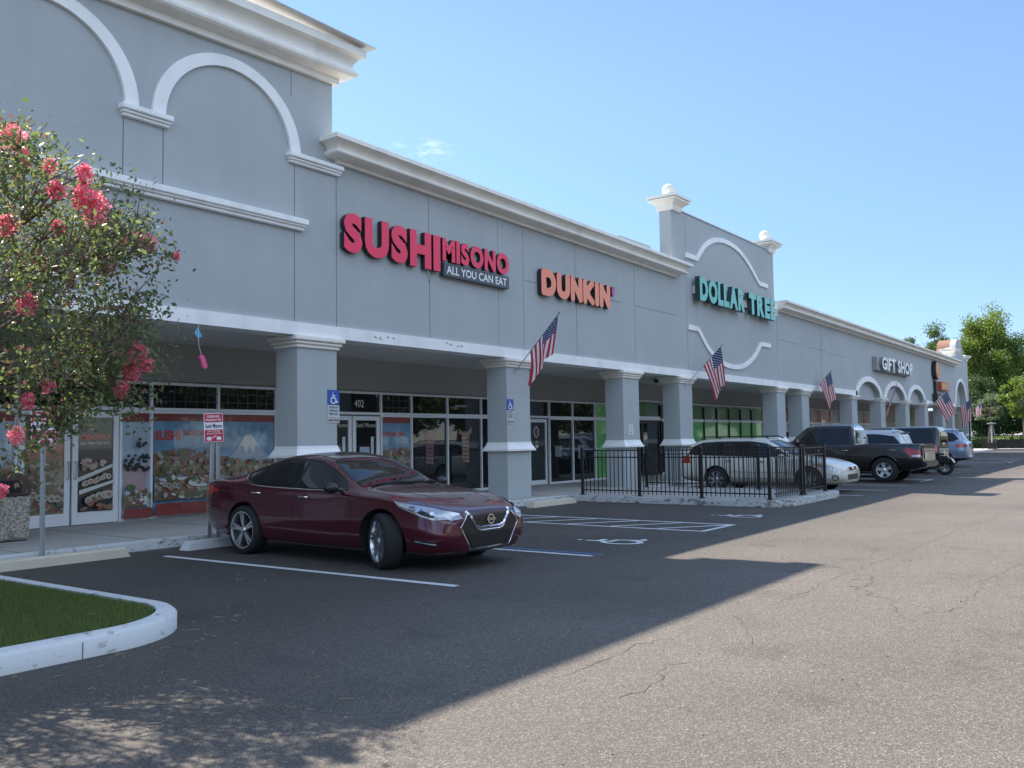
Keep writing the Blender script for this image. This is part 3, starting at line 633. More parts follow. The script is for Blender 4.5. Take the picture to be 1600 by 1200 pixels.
def dish_mat():
    m = pm('platter', (.3, .25, .2)); n, l = m.node_tree.nodes, m.node_tree.links; p = n['Principled BSDF']; t = n.new('ShaderNodeTexCoord')
    v = n.new('ShaderNodeTexVoronoi'); v.inputs['Scale'].default_value = 8; v.feature = 'SMOOTH_F1'; v.inputs['Smoothness'].default_value = .35; wv = n.new('ShaderNodeTexNoise'); wv.inputs['Scale'].default_value = 7; wv.inputs['Detail'].default_value = 4; l.new(t.outputs['Object'], wv.inputs[0]); wa = n.new('ShaderNodeVectorMath'); wa.operation = 'MULTIPLY_ADD'; wa.inputs[1].default_value = (.35, .35, .22); l.new(wv.outputs['Color'], wa.inputs[0]); l.new(t.outputs['Object'], wa.inputs[2]); l.new(wa.outputs[0], v.inputs[0]); q = n.new('ShaderNodeSeparateColor'); l.new(v.outputs['Color'], q.inputs[0])
    c = n.new('ShaderNodeValToRGB'); e = c.color_ramp.elements; e[0].color = (.15, .11, .08, 1); e[1].color = (.66, .65, .62, 1)
    for pos, col in ((.25, (.34, .22, .14, 1)), (.42, (.40, .17, .11, 1)), (.55, (.22, .27, .13, 1)), (.7, (.55, .47, .33, 1))): k = e.new(pos); k.color = col
    l.new(q.outputs[0], c.inputs[0]); w = n.new('ShaderNodeMixRGB'); w.blend_type = 'MULTIPLY'; w.inputs[0].default_value = .7; l.new(c.outputs[0], w.inputs[1]); r = n.new('ShaderNodeMapRange'); r.inputs[1].default_value = .0; r.inputs[2].default_value = .06; r.inputs[3].default_value = 1.3; r.inputs[4].default_value = .35; l.new(v.outputs['Distance'], r.inputs[0]); l.new(r.outputs[0], w.inputs[2]); l.new(w.outputs[0], p.inputs['Base Color']); return m
P_DISH = dish_mat(); P_MTN = pm('mountain', (.32, .40, .48), var=.3, vscale=8); P_PINK = pm('drink', (.45, .33, .33), var=.12)
def rolls(A, x0, x1, z0, z1, n, r, seed, inside=(P_SAL, P_GRN)):
    rn = random.Random(seed)
    for k in range(n):
        t = (k+.5)/n; x = x0+(x1-x0)*t+rn.uniform(-.02, .02); z = z0+(z1-z0)*t+rn.uniform(-.03, .03)
        A.ell(x, z, r*1.0, r*.92, P_RICE, 12, rn.uniform(-.4, .4)); A.ell(x+r*.1, z, r*rn.uniform(.4, .6), r*.42, inside[k % 2], 9)
def food(A, x0, x1, z0, z1, n, seed, mats=None, r=.07):
    rn = random.Random(seed); mats = mats or [P_MIX, P_SAL, P_RICE, P_GRN, P_BRN, P_MIX]
    if n > 25: A.poly([(x0, z0)]+[(x0+(x1-x0)*t, z1+rn.uniform(-.10, .08)) for t in np.linspace(0, 1, 12)]+[(x1, z0)], P_DISH)
    for k in range(n//3 if n > 25 else n):
        A.ell(rn.uniform(x0+r, x1-r), rn.uniform(z0, z1), min(r*rn.uniform(.5, 1.3), r), r*rn.uniform(.3, .8), rn.choice(mats), 9, rn.uniform(-.5, .5))
ZB, ZT, ZH = .15, 2.22, 2.78
def mullion(x, w=.05, z0=ZB, z1=ZH+.03, m=M_ALU): f = MB(); f.box(x-w/2, x+w/2, YS-.06, YS+.01, z0, z1); bp(f, 'mullion', m, bevel=.004)
# sushi shop, left of the first column
for a, b in ((5.0, 6.2), (6.2, 7.37)):
    o = shop_window(a, b, ZB+.03, ZT); A = Art(); A.rect(a, b, ZB, ZT, P_SKY2); A.rect(a, b, 2.02, ZT-.03, P_RED); A.rect(a, b, ZB+.06, .42, P_RED); food(A, a, b, .5, 1.3, 30, 3); A.done(o)
    t = shop_window(a, b, ZT+.05, ZH); grid_bars(t, a, b, ZT+.05, ZH, 6, 3)
t = shop_window(7.37, 9.25, ZT+.05, ZH); grid_bars(t, 7.37, 9.25, ZT+.05, ZH, 9, 3)
def door(x0, x1, z1=2.2, art=None, m=M_ALU, glass=M_GLASS, st=.115, bot=.22, handle_side=1):
    f = MB(); y0, y1 = YS-.05, YS+.01; z0 = ZB+.012
    f.box(x0+.01, x0+st, y0, y1, z0, z1); f.box(x1-st, x1-.01, y0, y1, z0, z1); f.box(x0+st, x1-st, y0+.001, y1, z0, z0+bot); f.box(x0+st, x1-st, y0+.001, y1, z1-.10, z1)
    o = bp(f, 'door', m, bevel=.004)
    g = MB(); g.box(x0+st, x1-st, YS-.02, YS-.004, z0+bot, z1-.10); gl = bp(g, 'door_glass', glass, o)
    hx = x1-st/2 if handle_side > 0 else x0+st/2; h = MB(); h.tube([(hx, y0-.001, .98), (hx, y0-.06, 1.0), (hx, y0-.06, 1.28), (hx, y0-.001, 1.3)], .013, 8); bp(h, 'door_handle', M_STEEL, o, smooth=True)
    return o
YD = YS-.02
def art_at(dy):
    a = Art(); a.L = int(dy/.0018); return a
d1 = door(7.40, 8.32); A = art_at(.0215); A.rect(7.52, 8.20, .39, 2.09, P_BRN); A.poly([(7.52, 1.5), (8.20, 1.62), (8.20, 1.42), (7.52, 1.32)], P_SAL); rolls(A, 7.62, 7.8, 1.1, 1.0, 3, .07, 1); rolls(A, 7.85, 8.1, 1.22, 1.05, 4, .06, 2); food(A, 7.52, 8.2, .45, 1.25, 55, 5); rolls(A, 7.6, 8.1, .75, .62, 5, .07, 3); A.done(d1)
d2 = door(8.34, 9.24, handle_side=-1); A = art_at(.0215); A.rect(8.455, 9.125, .39, 2.09, P_BLK); A.text('MISONO', 8.52, 9.06, 1.69, 1.79, P_LOGO, .03); A.text('ALL YOU CAN EAT', 8.5, 9.06, 1.60, 1.65, P_WH, .01)
A.poly([(8.455, .92), (9.125, 1.18), (9.125, 1.24), (8.455, 1.0)], P_WH); food(A, 8.46, 9.0, 1.15, 1.32, 22, 8, [P_RICE, P_MIX, P_SAL]); rolls(A, 8.52, 9.06, .86, 1.04, 8, .055, 6, (P_SAL, P_SAL)); A.poly([(8.455, .70), (9.125, .9), (9.125, .95), (8.455, .78)], P_WH); rolls(A, 8.6, 9.06, .58, .72, 5, .085, 9); food(A, 8.46, 9.1, .42, .62, 14, 10, [P_SAL, P_BRN, P_RICE]); A.done(d2)
for x in (7.37, 9.27, 9.90, 11.42, 12.90): mullion(x)
# bubble tea panel
o = shop_window(9.27, 9.90, ZB+.03, ZT); A = Art(); A.rect(9.29, 9.88, ZB+.05, ZT-.03, P_SKY2); A.rect(9.29, 9.88, 2.02, ZT-.03, P_RED); A.poly([(9.40, .55), (9.78, .55), (9.86, 1.2), (9.34, 1.2)], P_PINK)
rn = random.Random(4)
for k in range(46): A.ell(rn.uniform(9.34, 9.84), rn.uniform(1.08, 1.4), .033, .03, P_BLK, 9)
for k in range(16): A.ell(9.66+rn.uniform(-.09, .09), 1.62+rn.uniform(-.07, .07), .033, .03, P_BLK, 9)
food(A, 9.3, 9.86, .42, .72, 34, 11, [P_WH, P_SKY2, P_WH], .05); A.ell(9.42, .78, .1, .06, P_GRN); A.rect(9.29, 9.88, ZB+.05, .38, P_RED); A.done(o)
t = shop_window(9.27, 9.90, ZT+.05, ZH); grid_bars(t, 9.27, 9.90, ZT+.05, ZH, 3, 3)
def fuji(A, cx, z0, w, h):
    A.poly([(cx-w, z0), (cx-w*.45, z0+h*.5), (cx-w*.14, z0+h), (cx+w*.14, z0+h), (cx+w*.5, z0+h*.5), (cx+w, z0)], P_MTN)
    A.poly([(cx-w*.42, z0+h*.53), (cx-w*.14, z0+h), (cx+w*.14, z0+h), (cx+w*.46, z0+h*.54), (cx+w*.30, z0+h*.58), (cx+w*.18, z0+h*.32), (cx+w*.04, z0+h*.6), (cx-w*.1, z0+h*.30), (cx-w*.26, z0+h*.6)], P_WH)
o = shop_window(9.90, 11.42, ZB+.03, ZT); A = Art(); A.rect(9.93, 11.39, ZB+.05, ZT-.03, P_SKY); A.rect(9.93, 11.39, 2.04, ZT-.03, P_RED)
A.text('SUSHI', 9.99, 10.56, 1.66, 1.86, P_LOGO, .045); A.text('MISONO', 10.62, 11.32, 1.75, 1.86, P_LOGO, .03); A.text('ALL YOU CAN EAT', 10.62, 11.32, 1.66, 1.71, P_WH, .01)
food(A, 9.95, 11.37, .95, 1.45, 110, 21); A.poly([(10.0, .62), (11.3, .62), (11.38, .95), (9.96, .92)], P_WH); food(A, 9.95, 11.37, .5, .95, 70, 22, [P_GRN, P_RICE, P_SAL, P_MIX, P_WH]); rolls(A, 10.1, 10.5, .8, .76, 4, .06, 12); A.ell(10.95, .82, .3, .09, P_WH); food(A, 10.7, 11.2, .78, .92, 12, 44, [P_GRN, P_SAL, P_RICE], .06); A.rect(9.93, 11.39, ZB+.05, .44, P_RED); A.done(o)
o = shop_window(11.42, 12.90, ZB+.03, ZT); A = Art(); A.rect(11.45, 12.87, ZB+.05, ZT-.03, P_SKY); A.rect(11.45, 12.87, 2.04, ZT-.03, P_RED); fuji(A, 12.2, 1.2, .62, .56); food(A, 11.46, 12.86, .5, 1.25, 150, 23);  A.rect(11.45, 12.87, ZB+.05, .44, P_RED); A.done(o)
for a, b, n in ((9.90, 11.42, 6), (11.42, 12.90, 6)):
    t = shop_window(a, b, ZT+.05, ZH); grid_bars(t, a, b, ZT+.05, ZH, n, 3)
# second sushi entrance and dark glazing between the first two columns
for a, b in ((14.25, 15.18), (15.2, 16.13)):
    d = door(a, b, handle_side=1 if a < 15 else -1); A = art_at(.0215); A.text('Sushi Misono', a+.15, b-.13, 1.93, 2.04, pm('cream', (.6, .6, .42)), .0); A.rect(a+.25, b-.35, 1.05, 1.45, P_SKY2); A.rect(b-.3, b-.2, 1.0, 1.7, P_WH); A.done(d, 'door_decal')
t = shop_window(14.2, 16.17, ZT+.05, ZH); A = Art(); A.text('402', 15.3, 15.62, 2.42, 2.60, P_WH, .01); A.done(t, 'door_number')
for x in (14.2, 16.18, 17.30, 18.74, 20.22, 21.7): mullion(x)
o = shop_window(16.18, 17.30, ZB+.03, ZT); A = Art(); A.rect(16.2, 17.28, ZB+.05, ZT-.03, P_SKY); A.rect(16.2, 17.28, 2.04, ZT-.03, P_RED); A.text('SUSHI MISONO', 16.25, 17.1, 1.7, 1.82, P_LOGO, .03); food(A, 16.22, 17.26, .5, 1.4, 90, 31); A.done(o)
t = shop_window(16.18, 17.30, ZT+.05, ZH); grid_bars(t, 16.18, 17.30, ZT+.05, ZH, 5, 3)
P_SHIRT = pm('curtain', (.20, .09, .11), var=.3, vscale=6); P_SHIRT2 = pm('curtain_tan', (.28, .17, .11), var=.3, vscale=6)
for k, (a, b) in enumerate(((17.30, 18.74), (18.74, 20.22), (20.22, 21.7))):
    o = shop_window(a, b, ZB+.03, ZT); shop_window(a, b, ZT+.05, ZH)
    if k < 2:
        A = Art(); c = (a+b)/2+.05*k; A.poly([(c-.28, 1.9), (c-.12, 1.82), (c+.12, 1.82), (c+.28, 1.95), (c+.3, 1.82), (c+.18, 1.7), (c+.16, .95), (c-.14, .98), (c-.14, 1.72), (c-.26, 1.76)], (P_SHIRT, P_SHIRT2)[k])
        for q in range(6): A.rect(c-.13, c+.14, 1.03+.11*q, 1.06+.11*q, P_BLK)
        A.done(o, 'window_print')
    if k == 1:
        t = Art(); t.text('DUNKIN', 19.1, 19.6, 2.5, 2.56, P_WH, .01); t.done(o, 'window_lettering')
# doughnut shop
shop_window(21.7, 22.56, ZB+.03, ZT); shop_window(21.7, 23.70, ZT+.05, ZH)
d = door(22.58, 23.56, st=.09, bot=.14); A = art_at(.0215); A.ell(23.0, 1.80, .14, .17, P_WH, 24); A.ell(23.0, 1.80, .11, .14, P_BLK, 24); A.text('MENU', 22.92, 23.08, 1.74, 1.86, P_LOGO, .01); A.text('OPEN', 22.94, 23.08, 1.45, 1.52, P_WH, .01); A.rect(22.93, 23.09, 1.30, 1.40, P_WH); A.done(d, 'door_decal')
for x in (23.72, 25.10, 26.52, 28.6): mullion(x)
for a, b in ((23.72, 25.10), (25.10, 26.52)):
    o = shop_window(a, b, ZB+.03, ZT); shop_window(a, b, ZT+.05, ZH)
    A = Art(); A.rect(a+.35, a+.75, 1.0 if a < 24 else .9, 1.35, pm('note', (.16, .19, .2))); A.done(o, 'notice')
# green fronted discount store
WAVE = pm('pale_green', (.28, .58, .24))
def green(a, b, z0, z1, tri=False):
    o = shop_window(a, b, z0, z1, M_GLASS); A = Art(); A.rect(a+.03, b-.03, z0+.03, z1-.03, M_GREEN)
    if tri:
        for k in range(3): A.poly([(a+.1+.5*k, z1-.05), (a+.55+.5*k, z1-.05), (a+.32+.5*k, z1-.35)], WAVE)
    A.done(o, 'green_vinyl'); return o
o = green(26.52, 28.58, ZB+.03, ZT); A = Art(); A.L = 3
A.poly([(27.75+.42*math.cos(t), 1.25+.62*math.sin(t)) for t in np.linspace(.5, 5.6, 30)]+[(27.75+.37*math.cos(t), 1.25+.57*math.sin(t)) for t in np.linspace(5.6, .5, 30)], WAVE); A.done(o, 'window_print')
green(26.52, 28.58, ZT+.05, ZH, True)
M_TREEP = pm('tree_print', (.04, .13, .04), var=.7, vscale=10)
for a, b in ((28.62, 29.9), (29.9, 31.3)):
    d = door(a, b, m=M_BLACK, st=.08, bot=.1)
o = shop_window(28.62, 31.35, ZT+.12, 2.95); A = Art(); A.rect(28.65, 31.3, ZT+.15, 2.92, M_TREEP); A.done(o, 'window_print')
f = MB(); f.box(28.62, 31.4, YS-.06, YS, ZT+.01, ZT+.1); bp(f, 'door_head', M_ALU)
for k in range(8):
    a = 31.45+1.33*k; b = a+1.33; mullion(a, .06, m=M_BLACK)
    if k < 2: shop_window(a, b, ZB+.03, ZT)
    else:
        o = green(a, b, ZB+.03, ZT); A = Art(); A.L = 3; c = (a+b)/2; A.poly([(c+.3*math.cos(t), 1.45+.42*math.sin(t)) for t in np.linspace(-.4, 3.5, 24)]+[(c+.26*math.cos(t), 1.45+.38*math.sin(t)) for t in np.linspace(3.5, -.4, 24)], WAVE); A.done(o, 'window_print')
    o = shop_window(a, b, ZT+.05, 2.92); A = Art(); A.rect(a+.05, b-.02, ZT+.08, 2.9, M_TREEP); A.done(o, 'window_print')
# gift shop and the farther units
P_OR = pm('orange', (.48, .17, .09), var=.25, vscale=4); M_CRM = mat('cream_stucco', (.42, .38, .30), .9, var=.06)
for k, x in enumerate(np.arange(44.2, 62, 1.75)):
    o = shop_window(x, x+1.7, ZB+.03, 2.2); shop_window(x, x+1.7, 2.25, 3.0)
    A = Art(); A.rect(x+.06, x+1.64, 2.3, 2.95, (P_OR, P_OR, P_MIX)[k % 3]); A.rect(x+.06, x+1.64, 1.75, 2.15, P_WH); A.done(o, 'poster')
    mullion(x-.02, .07, z1=3.0, m=M_ALU)
w = MB(); w.box(62.2, 78.9, YS-.02, YS+.05, .15, 3.62); bp(w, 'cream_wall', M_CRM)
for x in (64, 67.4, 70.9): shop_window(x, x+1.3, ZB+.03, 2.3)
# back wall of the arcade above the glazing
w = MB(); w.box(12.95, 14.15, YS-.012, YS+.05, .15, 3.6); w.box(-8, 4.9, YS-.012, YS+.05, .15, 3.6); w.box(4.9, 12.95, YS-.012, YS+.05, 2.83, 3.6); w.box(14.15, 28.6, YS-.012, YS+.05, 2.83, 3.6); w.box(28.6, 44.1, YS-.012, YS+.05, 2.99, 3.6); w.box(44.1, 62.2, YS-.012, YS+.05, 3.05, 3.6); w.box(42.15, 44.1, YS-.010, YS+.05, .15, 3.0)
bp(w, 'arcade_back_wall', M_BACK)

# ------------------------------------------------------------------ wall signs
def sign_word(root, txt, x0, x1, z0, z1, m_face, m_side, bold=.05, depth=.14, gap=.06, slope=0, maps=None, standoff=.02, widths=None):
    """channel letters: each letter is a box with a coloured face as its sub-part"""
    o = root.location; gl = []
    for c in txt:
        if c == ' ': gl.append(None); continue
        if maps and c in maps: v, f = maps[c]
        else: v, f = text_mesh(c, bold)
        gl.append((v, f, c))
    capz = [(v[:, 1].min(), v[:, 1].max()) for g in gl if g for v in [g[0]] if g[2].isalpha()]
    lo, hi = min(c[0] for c in capz), max(c[1] for c in capz)
    ws = [(g[0][:, 0].max()-g[0][:, 0].min()) if g else .32*(hi-lo) for g in gl]
    if widths: ws = [w_*widths.get(g[2] if g else ' ', 1) for w_, g in zip(ws, gl)]
    tot = sum(ws)+gap*(len(gl)-1)*(hi-lo); k = (x1-x0)/tot; x = x0
    for w_, g in zip(ws, gl):
        if g:
            v, f, c = g; lw = v[:, 0].max()-v[:, 0].min()
            if c.isalpha(): zz = (v[:, 1]-v[:, 1].min())/(v[:, 1].max()-v[:, 1].min())*(z1-z0)+z0
            else: zz = (v[:, 1]-lo)/(hi-lo)*(z1-z0)+z0
            P = np.stack([x+(v[:, 0]-v[:, 0].min())/lw*w_*k, zz-slope*(x-x0)], 1)
            V, sd_ = extrude_glyph(P, f, YW-standoff-depth, YW-standoff)
            mb = MB(); mb.add([(a-o.x, b-o.y, c_-o.z) for a, b, c_ in V], sd_+[tuple(i+len(P) for i in q)[::-1] for q in f]); lt = mb.build('letter', m_side, root)
            cx, cz = P.mean(0); fm = MB(); fm.add([(a-o.x, YW-standoff-depth-.004-o.y, b-o.z) for a, b in P], f); fm.build('letter_face', m_face, lt)
        x += (w_+gap*(hi-lo))*k
M_SRED = mat('sign_red', (.86, .05, .12), .35, spec=.3); M_SORG = mat('sign_orange', (.88, .27, .16), .35, spec=.3); M_SPUR = mat('sign_magenta', (.45, .04, .22), .35); M_STEAL = mat('sign_teal', (.05, .42, .36), .35, var=.05)
M_SWH = mat('sign_white', (.82, .82, .82), .4); M_SBLK = mat('sign_return', (.02, .022, .025), .4)
r = empty('sushi_sign', (12.0, YW, 5.2), label='large red SUSHI MISONO ALL YOU CAN EAT letters on the grey wall', cat='sign')
sign_word(r, 'SUSHI', 12.05, 14.92, 5.30, 6.09, M_SRED, M_SBLK, .060, .11, .09, maps=None, widths={'I': 1.1})
sign_word(r, 'MISONO', 15.02, 17.50, 5.575, 6.09, M_SRED, M_SBLK, .052, .09, .09, widths={'I': 1.1})
mb = MB(); mb.box(0+15.02-12, 17.46-12, -.14, -.02, .03, .335); pl = mb.build('sign_box', mat('box_side', (.05, .065, .08), .4), r, bevel=.008)
tm = MB(); flat_text(tm, 'ALL YOU CAN EAT', 15.12-12, 17.36-12, .09, .275, -.143, bold=.015); tm.build('sign_lettering', M_SWH, pl)
# rounded doughnut-shop letters
def rl(st, w=.30): v, f = sdf_mesh(st, w, .03); return v, f
RL = {'D': rl([[(.15, .15), (.15, .85), (.42, .85)]+arc(.42, .5, .35, 90, -90, 10)+[(.15, .15)]]), 'U': rl([[(.15, .87), (.15, .42)]+arc(.43, .42, .28, 180, 360, 10)+[(.71, .87)]]),
      'N': rl([[(.15, .13), (.15, .87), (.68, .13), (.68, .87)]], .27), 'K': rl([[(.15, .13), (.15, .87)], [(.66, .87), (.22, .47), (.68, .13)]], .27), 'I': rl([[(.15, .13), (.15, .87)]], .29)}
r = empty('doughnut_sign', (18.8, YW, 5.2), label='orange rounded DUNKIN letters with a magenta apostrophe', cat='sign')
sign_word(r, 'DUNKIN', 18.85, 22.35, 5.27, 5.97, M_SORG, M_SBLK, depth=.12, gap=.045, maps=RL)
v, f = sdf_mesh([[(0, .12), (0, .25)]], .16, .02); v = v+np.array([22.53, 5.62]); V, sd_ = extrude_glyph(v, f, YW-.14, YW-.02)
mb = MB(); mb.add([(a-18.8, b-YW, c-5.2) for a, b, c in V], sd_+[tuple(i+len(v) for i in q)[::-1] for q in f]); lt = mb.build('apostrophe', M_SBLK, r); fm = MB(); fm.add([(a-18.8, -.144, b-5.2) for a, b in v], f); fm.build('letter_face', M_SPUR, lt)
r = empty('discount_store_sign', (28.4, YW, 6.1), label='teal DOLLAR TREE letters on a box beam in the raised parapet', cat='sign')
mb = MB(); mb.box(-.25, 7.7, -.12, -.01, .36, .62); mb.build('raceway', mat('raceway', (.5, .5, .49), .5), r)
sign_word(r, 'DOLLAR', 28.15, 32.1, 6.20, 7.03, M_STEAL, mat('teal_return', (.02, .05, .05), .4), .06, .18, .07, standoff=.12)
sign_word(r, 'TREE', 32.55, 35.35, 6.20, 7.01, M_STEAL, mat('teal_return', (.02, .05, .05), .4), .06, .18, .07, standoff=.12)
r = empty('gift_shop_sign', (52.2, YW, 5), label='white GIFT SHOP letters on a weathered raceway over the arches', cat='sign')
mb = MB(); mb.box(-1.4, 6.3, -.25, -.01, .05, .78); mb.build('raceway', mat('raceway_grey', (.30, .30, .30), .6, var=.1), r)
sign_word(r, 'GIFT SHOP', 51.3, 58.3, 5.08, 5.80, M_SWH, mat('grey_return', (.2, .2, .2), .5), .04, .15, .12, standoff=.26)
r = empty('round_orange_sign', (65.4, YW, 5), label='round orange wall sign above a small orange box and a dark plate', cat='sign')
mb = MB(); mb.lathe([(0, -.3), (.62, -.3), (.65, -.27), (.65, -.02), (0, -.02)], 28, (.9, 0, .85), 'y'); d_ = mb.build('disc', M_SBLK, r, smooth=True)
mb = MB(); mb.lathe([(0, -.306), (.55, -.306)], 28, (.9, 0, .85), 'y'); mb.build('disc_face', mat('orange_face', (.75, .28, .06), .4), d_)
mb = MB(); mb.lathe([(.3, -.31), (.38, -.31)], 24, (.92, 0, .85), 'y'); mb.build('ring_mark', mat('brown_red', (.45, .09, .03), .4), d_)
mb = MB(); mb.box(1.9, 4.6, -.3, -.02, -.45, .12); b_ = mb.build('sign_box', mat('brown_red', (.45, .09, .03), .4), r); mb = MB(); mb.box(1.98, 4.52, -.305, -.301, -.38, .05); mb.build('box_face', mat('pale_orange', (.62, .3, .16), .4), b_)
mb = MB(); mb.box(.7, 1.0, -.2, -.02, -.9, .15); mb.box(.3, 1.5, -.32, -.02, -1.35, -.75); p_ = mb.build('dark_plate', M_SBLK, r); mb = MB(); flat_text(mb, 'CAFE', .42, 1.4, -1.22, -.92, -.326, 0, .01); mb.build('plate_lettering', mat('pale_letter', (.6, .62, .5), .5), p_)

# plates fixed to columns
def accessible_plate(x0, z0, z1, wd, label):
    r = empty('accessible_parking_sign', (x0, YW-.006, z0), label=label, cat='parking sign')
    h = z1-z0; mb = MB(); mb.box(0, wd, -.006, .004, h*.55, h); p = mb.build('blue_plate', mat('sign_blue', (.02, .09, .38), .4), r, bevel=.002)
    s = min(wd, h*.45)*.82; mb = MB(); mb.add([(wd*.5+(q[0]-.35)*s, -.009, h*.575+q[1]*s) for q in iv], iF); mb.build('wheelchair_emblem', M_SWH, p)
    mb = MB(); mb.box(0, wd, -.005, .003, h*.16, h*.535); q = mb.build('white_plate', mat('plate_white', (.5, .52, .56), .5), r)
    mb = MB()
    for k, t in enumerate(('PARKING BY', 'DISABLED', 'PERMIT ONLY')): flat_text(mb, t, wd*.12, wd*.88, h*(.44-.1*k), h*(.50-.1*k), -.008, 0, .01)
    mb.build('plate_lettering', mat('ink', (.03, .03, .04), .5), q)
    mb = MB(); mb.box(.003, wd-.003, -.005, .003, 0, h*.145); q = mb.build('fine_plate', mat('plate_cream', (.55, .54, .5), .5), r); mb = MB(); flat_text(mb, '$250 FINE', wd*.06, wd*.94, h*.03, h*.115, -.008, 0, .02); mb.build('plate_lettering', mat('ink', (.03, .03, .04), .5), q)
accessible_plate(11.73, 1.95, 2.58, .30, 'blue and white wheelchair parking sign on the column left of the first flag')
accessible_plate(17.47, 1.96, 2.56, .27, 'wheelchair parking sign on the column under the first flag')
r = empty('paper_notice', (23.50, YW-.004, 1.67)); tag(r, 'white paper notice taped to the column behind the patio fence', 'notice')
mb = MB(); mb.box(0, .30, -.003, .001, 0, .30); mb.build('sheet', mat('paper', (.62, .64, .66), .6), r)
mb = MB(); [flat_text(mb, t, .05, .25, .22-.07*k, .25-.07*k, -.005) for k, t in enumerate(('NOTICE', 'NO SMOKING'))]; v, f = sdf_mesh([[(.08, .04), (.15, .07), (.22, .03)], [(.12, .09), (.2, .06)]], .012, .005); mb.add([(a, -.005, b) for a, b in v], f); mb.build('notice_lettering', mat('ink2', (.1, .1, .12), .6), r)

# reserved-parking signs on channel posts
M_SGRED = mat('sign_crimson', (.50, .03, .08), .4)
def reserved_sign(x, y, zt, tilt, label, two=False):
    r = empty('reserved_parking_sign', (x, y, 0), label=label, cat='parking sign', group='reserved parking signs in front of the sushi shop')
    z0 = zt-.46; pts = [(-.03, -.012)]; mb = MB()
    def post(dx, ang):
        q = MB()
        for a, b, c, d in ((-.03, -.022, -.006, .022), (.022, .03, -.006, .022), (-.024, .024, .018, .024)):
            q.box(a, b, c, d, 0, zt-.05)
        q.v = [(vx+dx+(vz-zt)*ang, vy, vz) for vx, vy, vz in q.v]; return q.build('post', M_STEEL, r)
    post(0, tilt)
    if two: post(.075, tilt-.035)
    w = .155
    def rr(x0, x1, a, b, rad_=.025):
        P = []
        for cx, cz, s in ((x1-rad_, b-rad_, 0), (x0+rad_, b-rad_, 90), (x0+rad_, a+rad_, 180), (x1-rad_, a+rad_, 270)): P += arc(cx, cz, rad_, s, s+90, 5)
        return P
    mb = MB(); mb.prism(rr(-w, w, z0, zt), -.014, -.008); p = mb.build('panel', M_SWH, r)
    mb = MB(); mb.prism(rr(-w+.008, w-.008, zt-.145, zt-.008, .018), -.017, -.0145); mb.prism(rr(-w+.008, w-.008, z0+.008, z0+.20, .018), -.017, -.0145); mb.build('red_field', M_SGRED, p)
    mb = MB(); flat_text(mb, 'RESERVED', -.10, .10, zt-.07, zt-.035, -.019, 0, .02); flat_text(mb, 'PARKING FOR', -.125, .125, zt-.125, zt-.09, -.019, 0, .02)
    flat_text(mb, 'UNAUTHORIZED', -.105, .105, z0+.165, z0+.188, -.019, 0, .01); flat_text(mb, 'VEHICLES TOWED', -.12, .12, z0+.125, z0+.148, -.019, 0, .01)
    for sx in (-1, 1): # tow truck and car pictogram
        v, f = sdf_mesh([[(sx*.11, z0+.055), (sx*.05, z0+.055)], [(sx*.10, z0+.07), (sx*.06, z0+.075)], [(sx*.095, z0+.035), (sx*.0951, z0+.035)], [(sx*.06, z0+.035), (sx*.0601, z0+.035)]], .024, .005); mb.add([(a, -.019, b) for a, b in v], f)
    v, f = sdf_mesh([[(-.045, z0+.06), (.035, z0+.10)]], .012, .004); mb.add([(a, -.019, b) for a, b in v], f)
    mb.build('sign_lettering', M_SWH, p)
    mb = MB(); flat_text(mb, 'Sushi Misono', -.135, .135, z0+.225, z0+.295, -.0185, 0, .015); mb.build('shop_name', mat('navy_ink', (.03, .05, .12), .5), p)
    return r
r = reserved_sign(6.06, 12.32, 2.06, .0, 'red and white reserved parking sign on a post behind the beige wheel stop'); r.rotation_euler = (0, rad(-.6), rad(-8))
r = reserved_sign(8.80, 12.33, 2.07, .055, 'leaning red and white reserved parking sign behind the maroon sedan', True); r.rotation_euler = (0, rad(-2), rad(-14))

# wheel stops
def wheel_stop(x0, x1, y, m, label, rz=0, h=.13):
    mb = MB(); L = (x1-x0)/2; P = [(-.11, 0), (-.09, h*.85), (-.06, h), (.06, h), (.09, h*.85), (.11, 0)]
    v = [(s*(L-(0 if b == 0 else .07)), a, b) for s in (-1, 1) for a, b in P]; n = len(P)
    mb.add(v, [(j, j+1, n+j+1, n+j) for j in range(n-1)]+[tuple(range(n)), tuple(range(n, 2*n))[::-1]])
    o = mb.build('wheel_stop', m, smooth=True, sharp=30); o.location = ((x0+x1)/2, y, .001); o.rotation_euler = (0, 0, rz)
    tag(o, label, 'wheel stop', 'concrete wheel stops along the kerb')
wheel_stop(5.15, 7.15, 12.12, M_STOPY, 'beige wheel stop under the left reserved sign')
wheel_stop(7.95, 9.9, 11.95, M_STOPB, 'white wheel stop behind the rear wheels of the maroon sedan')
wheel_stop(17.0, 18.85, 12.02, M_STOPY, 'cream wheel stop at the foot of the second column')

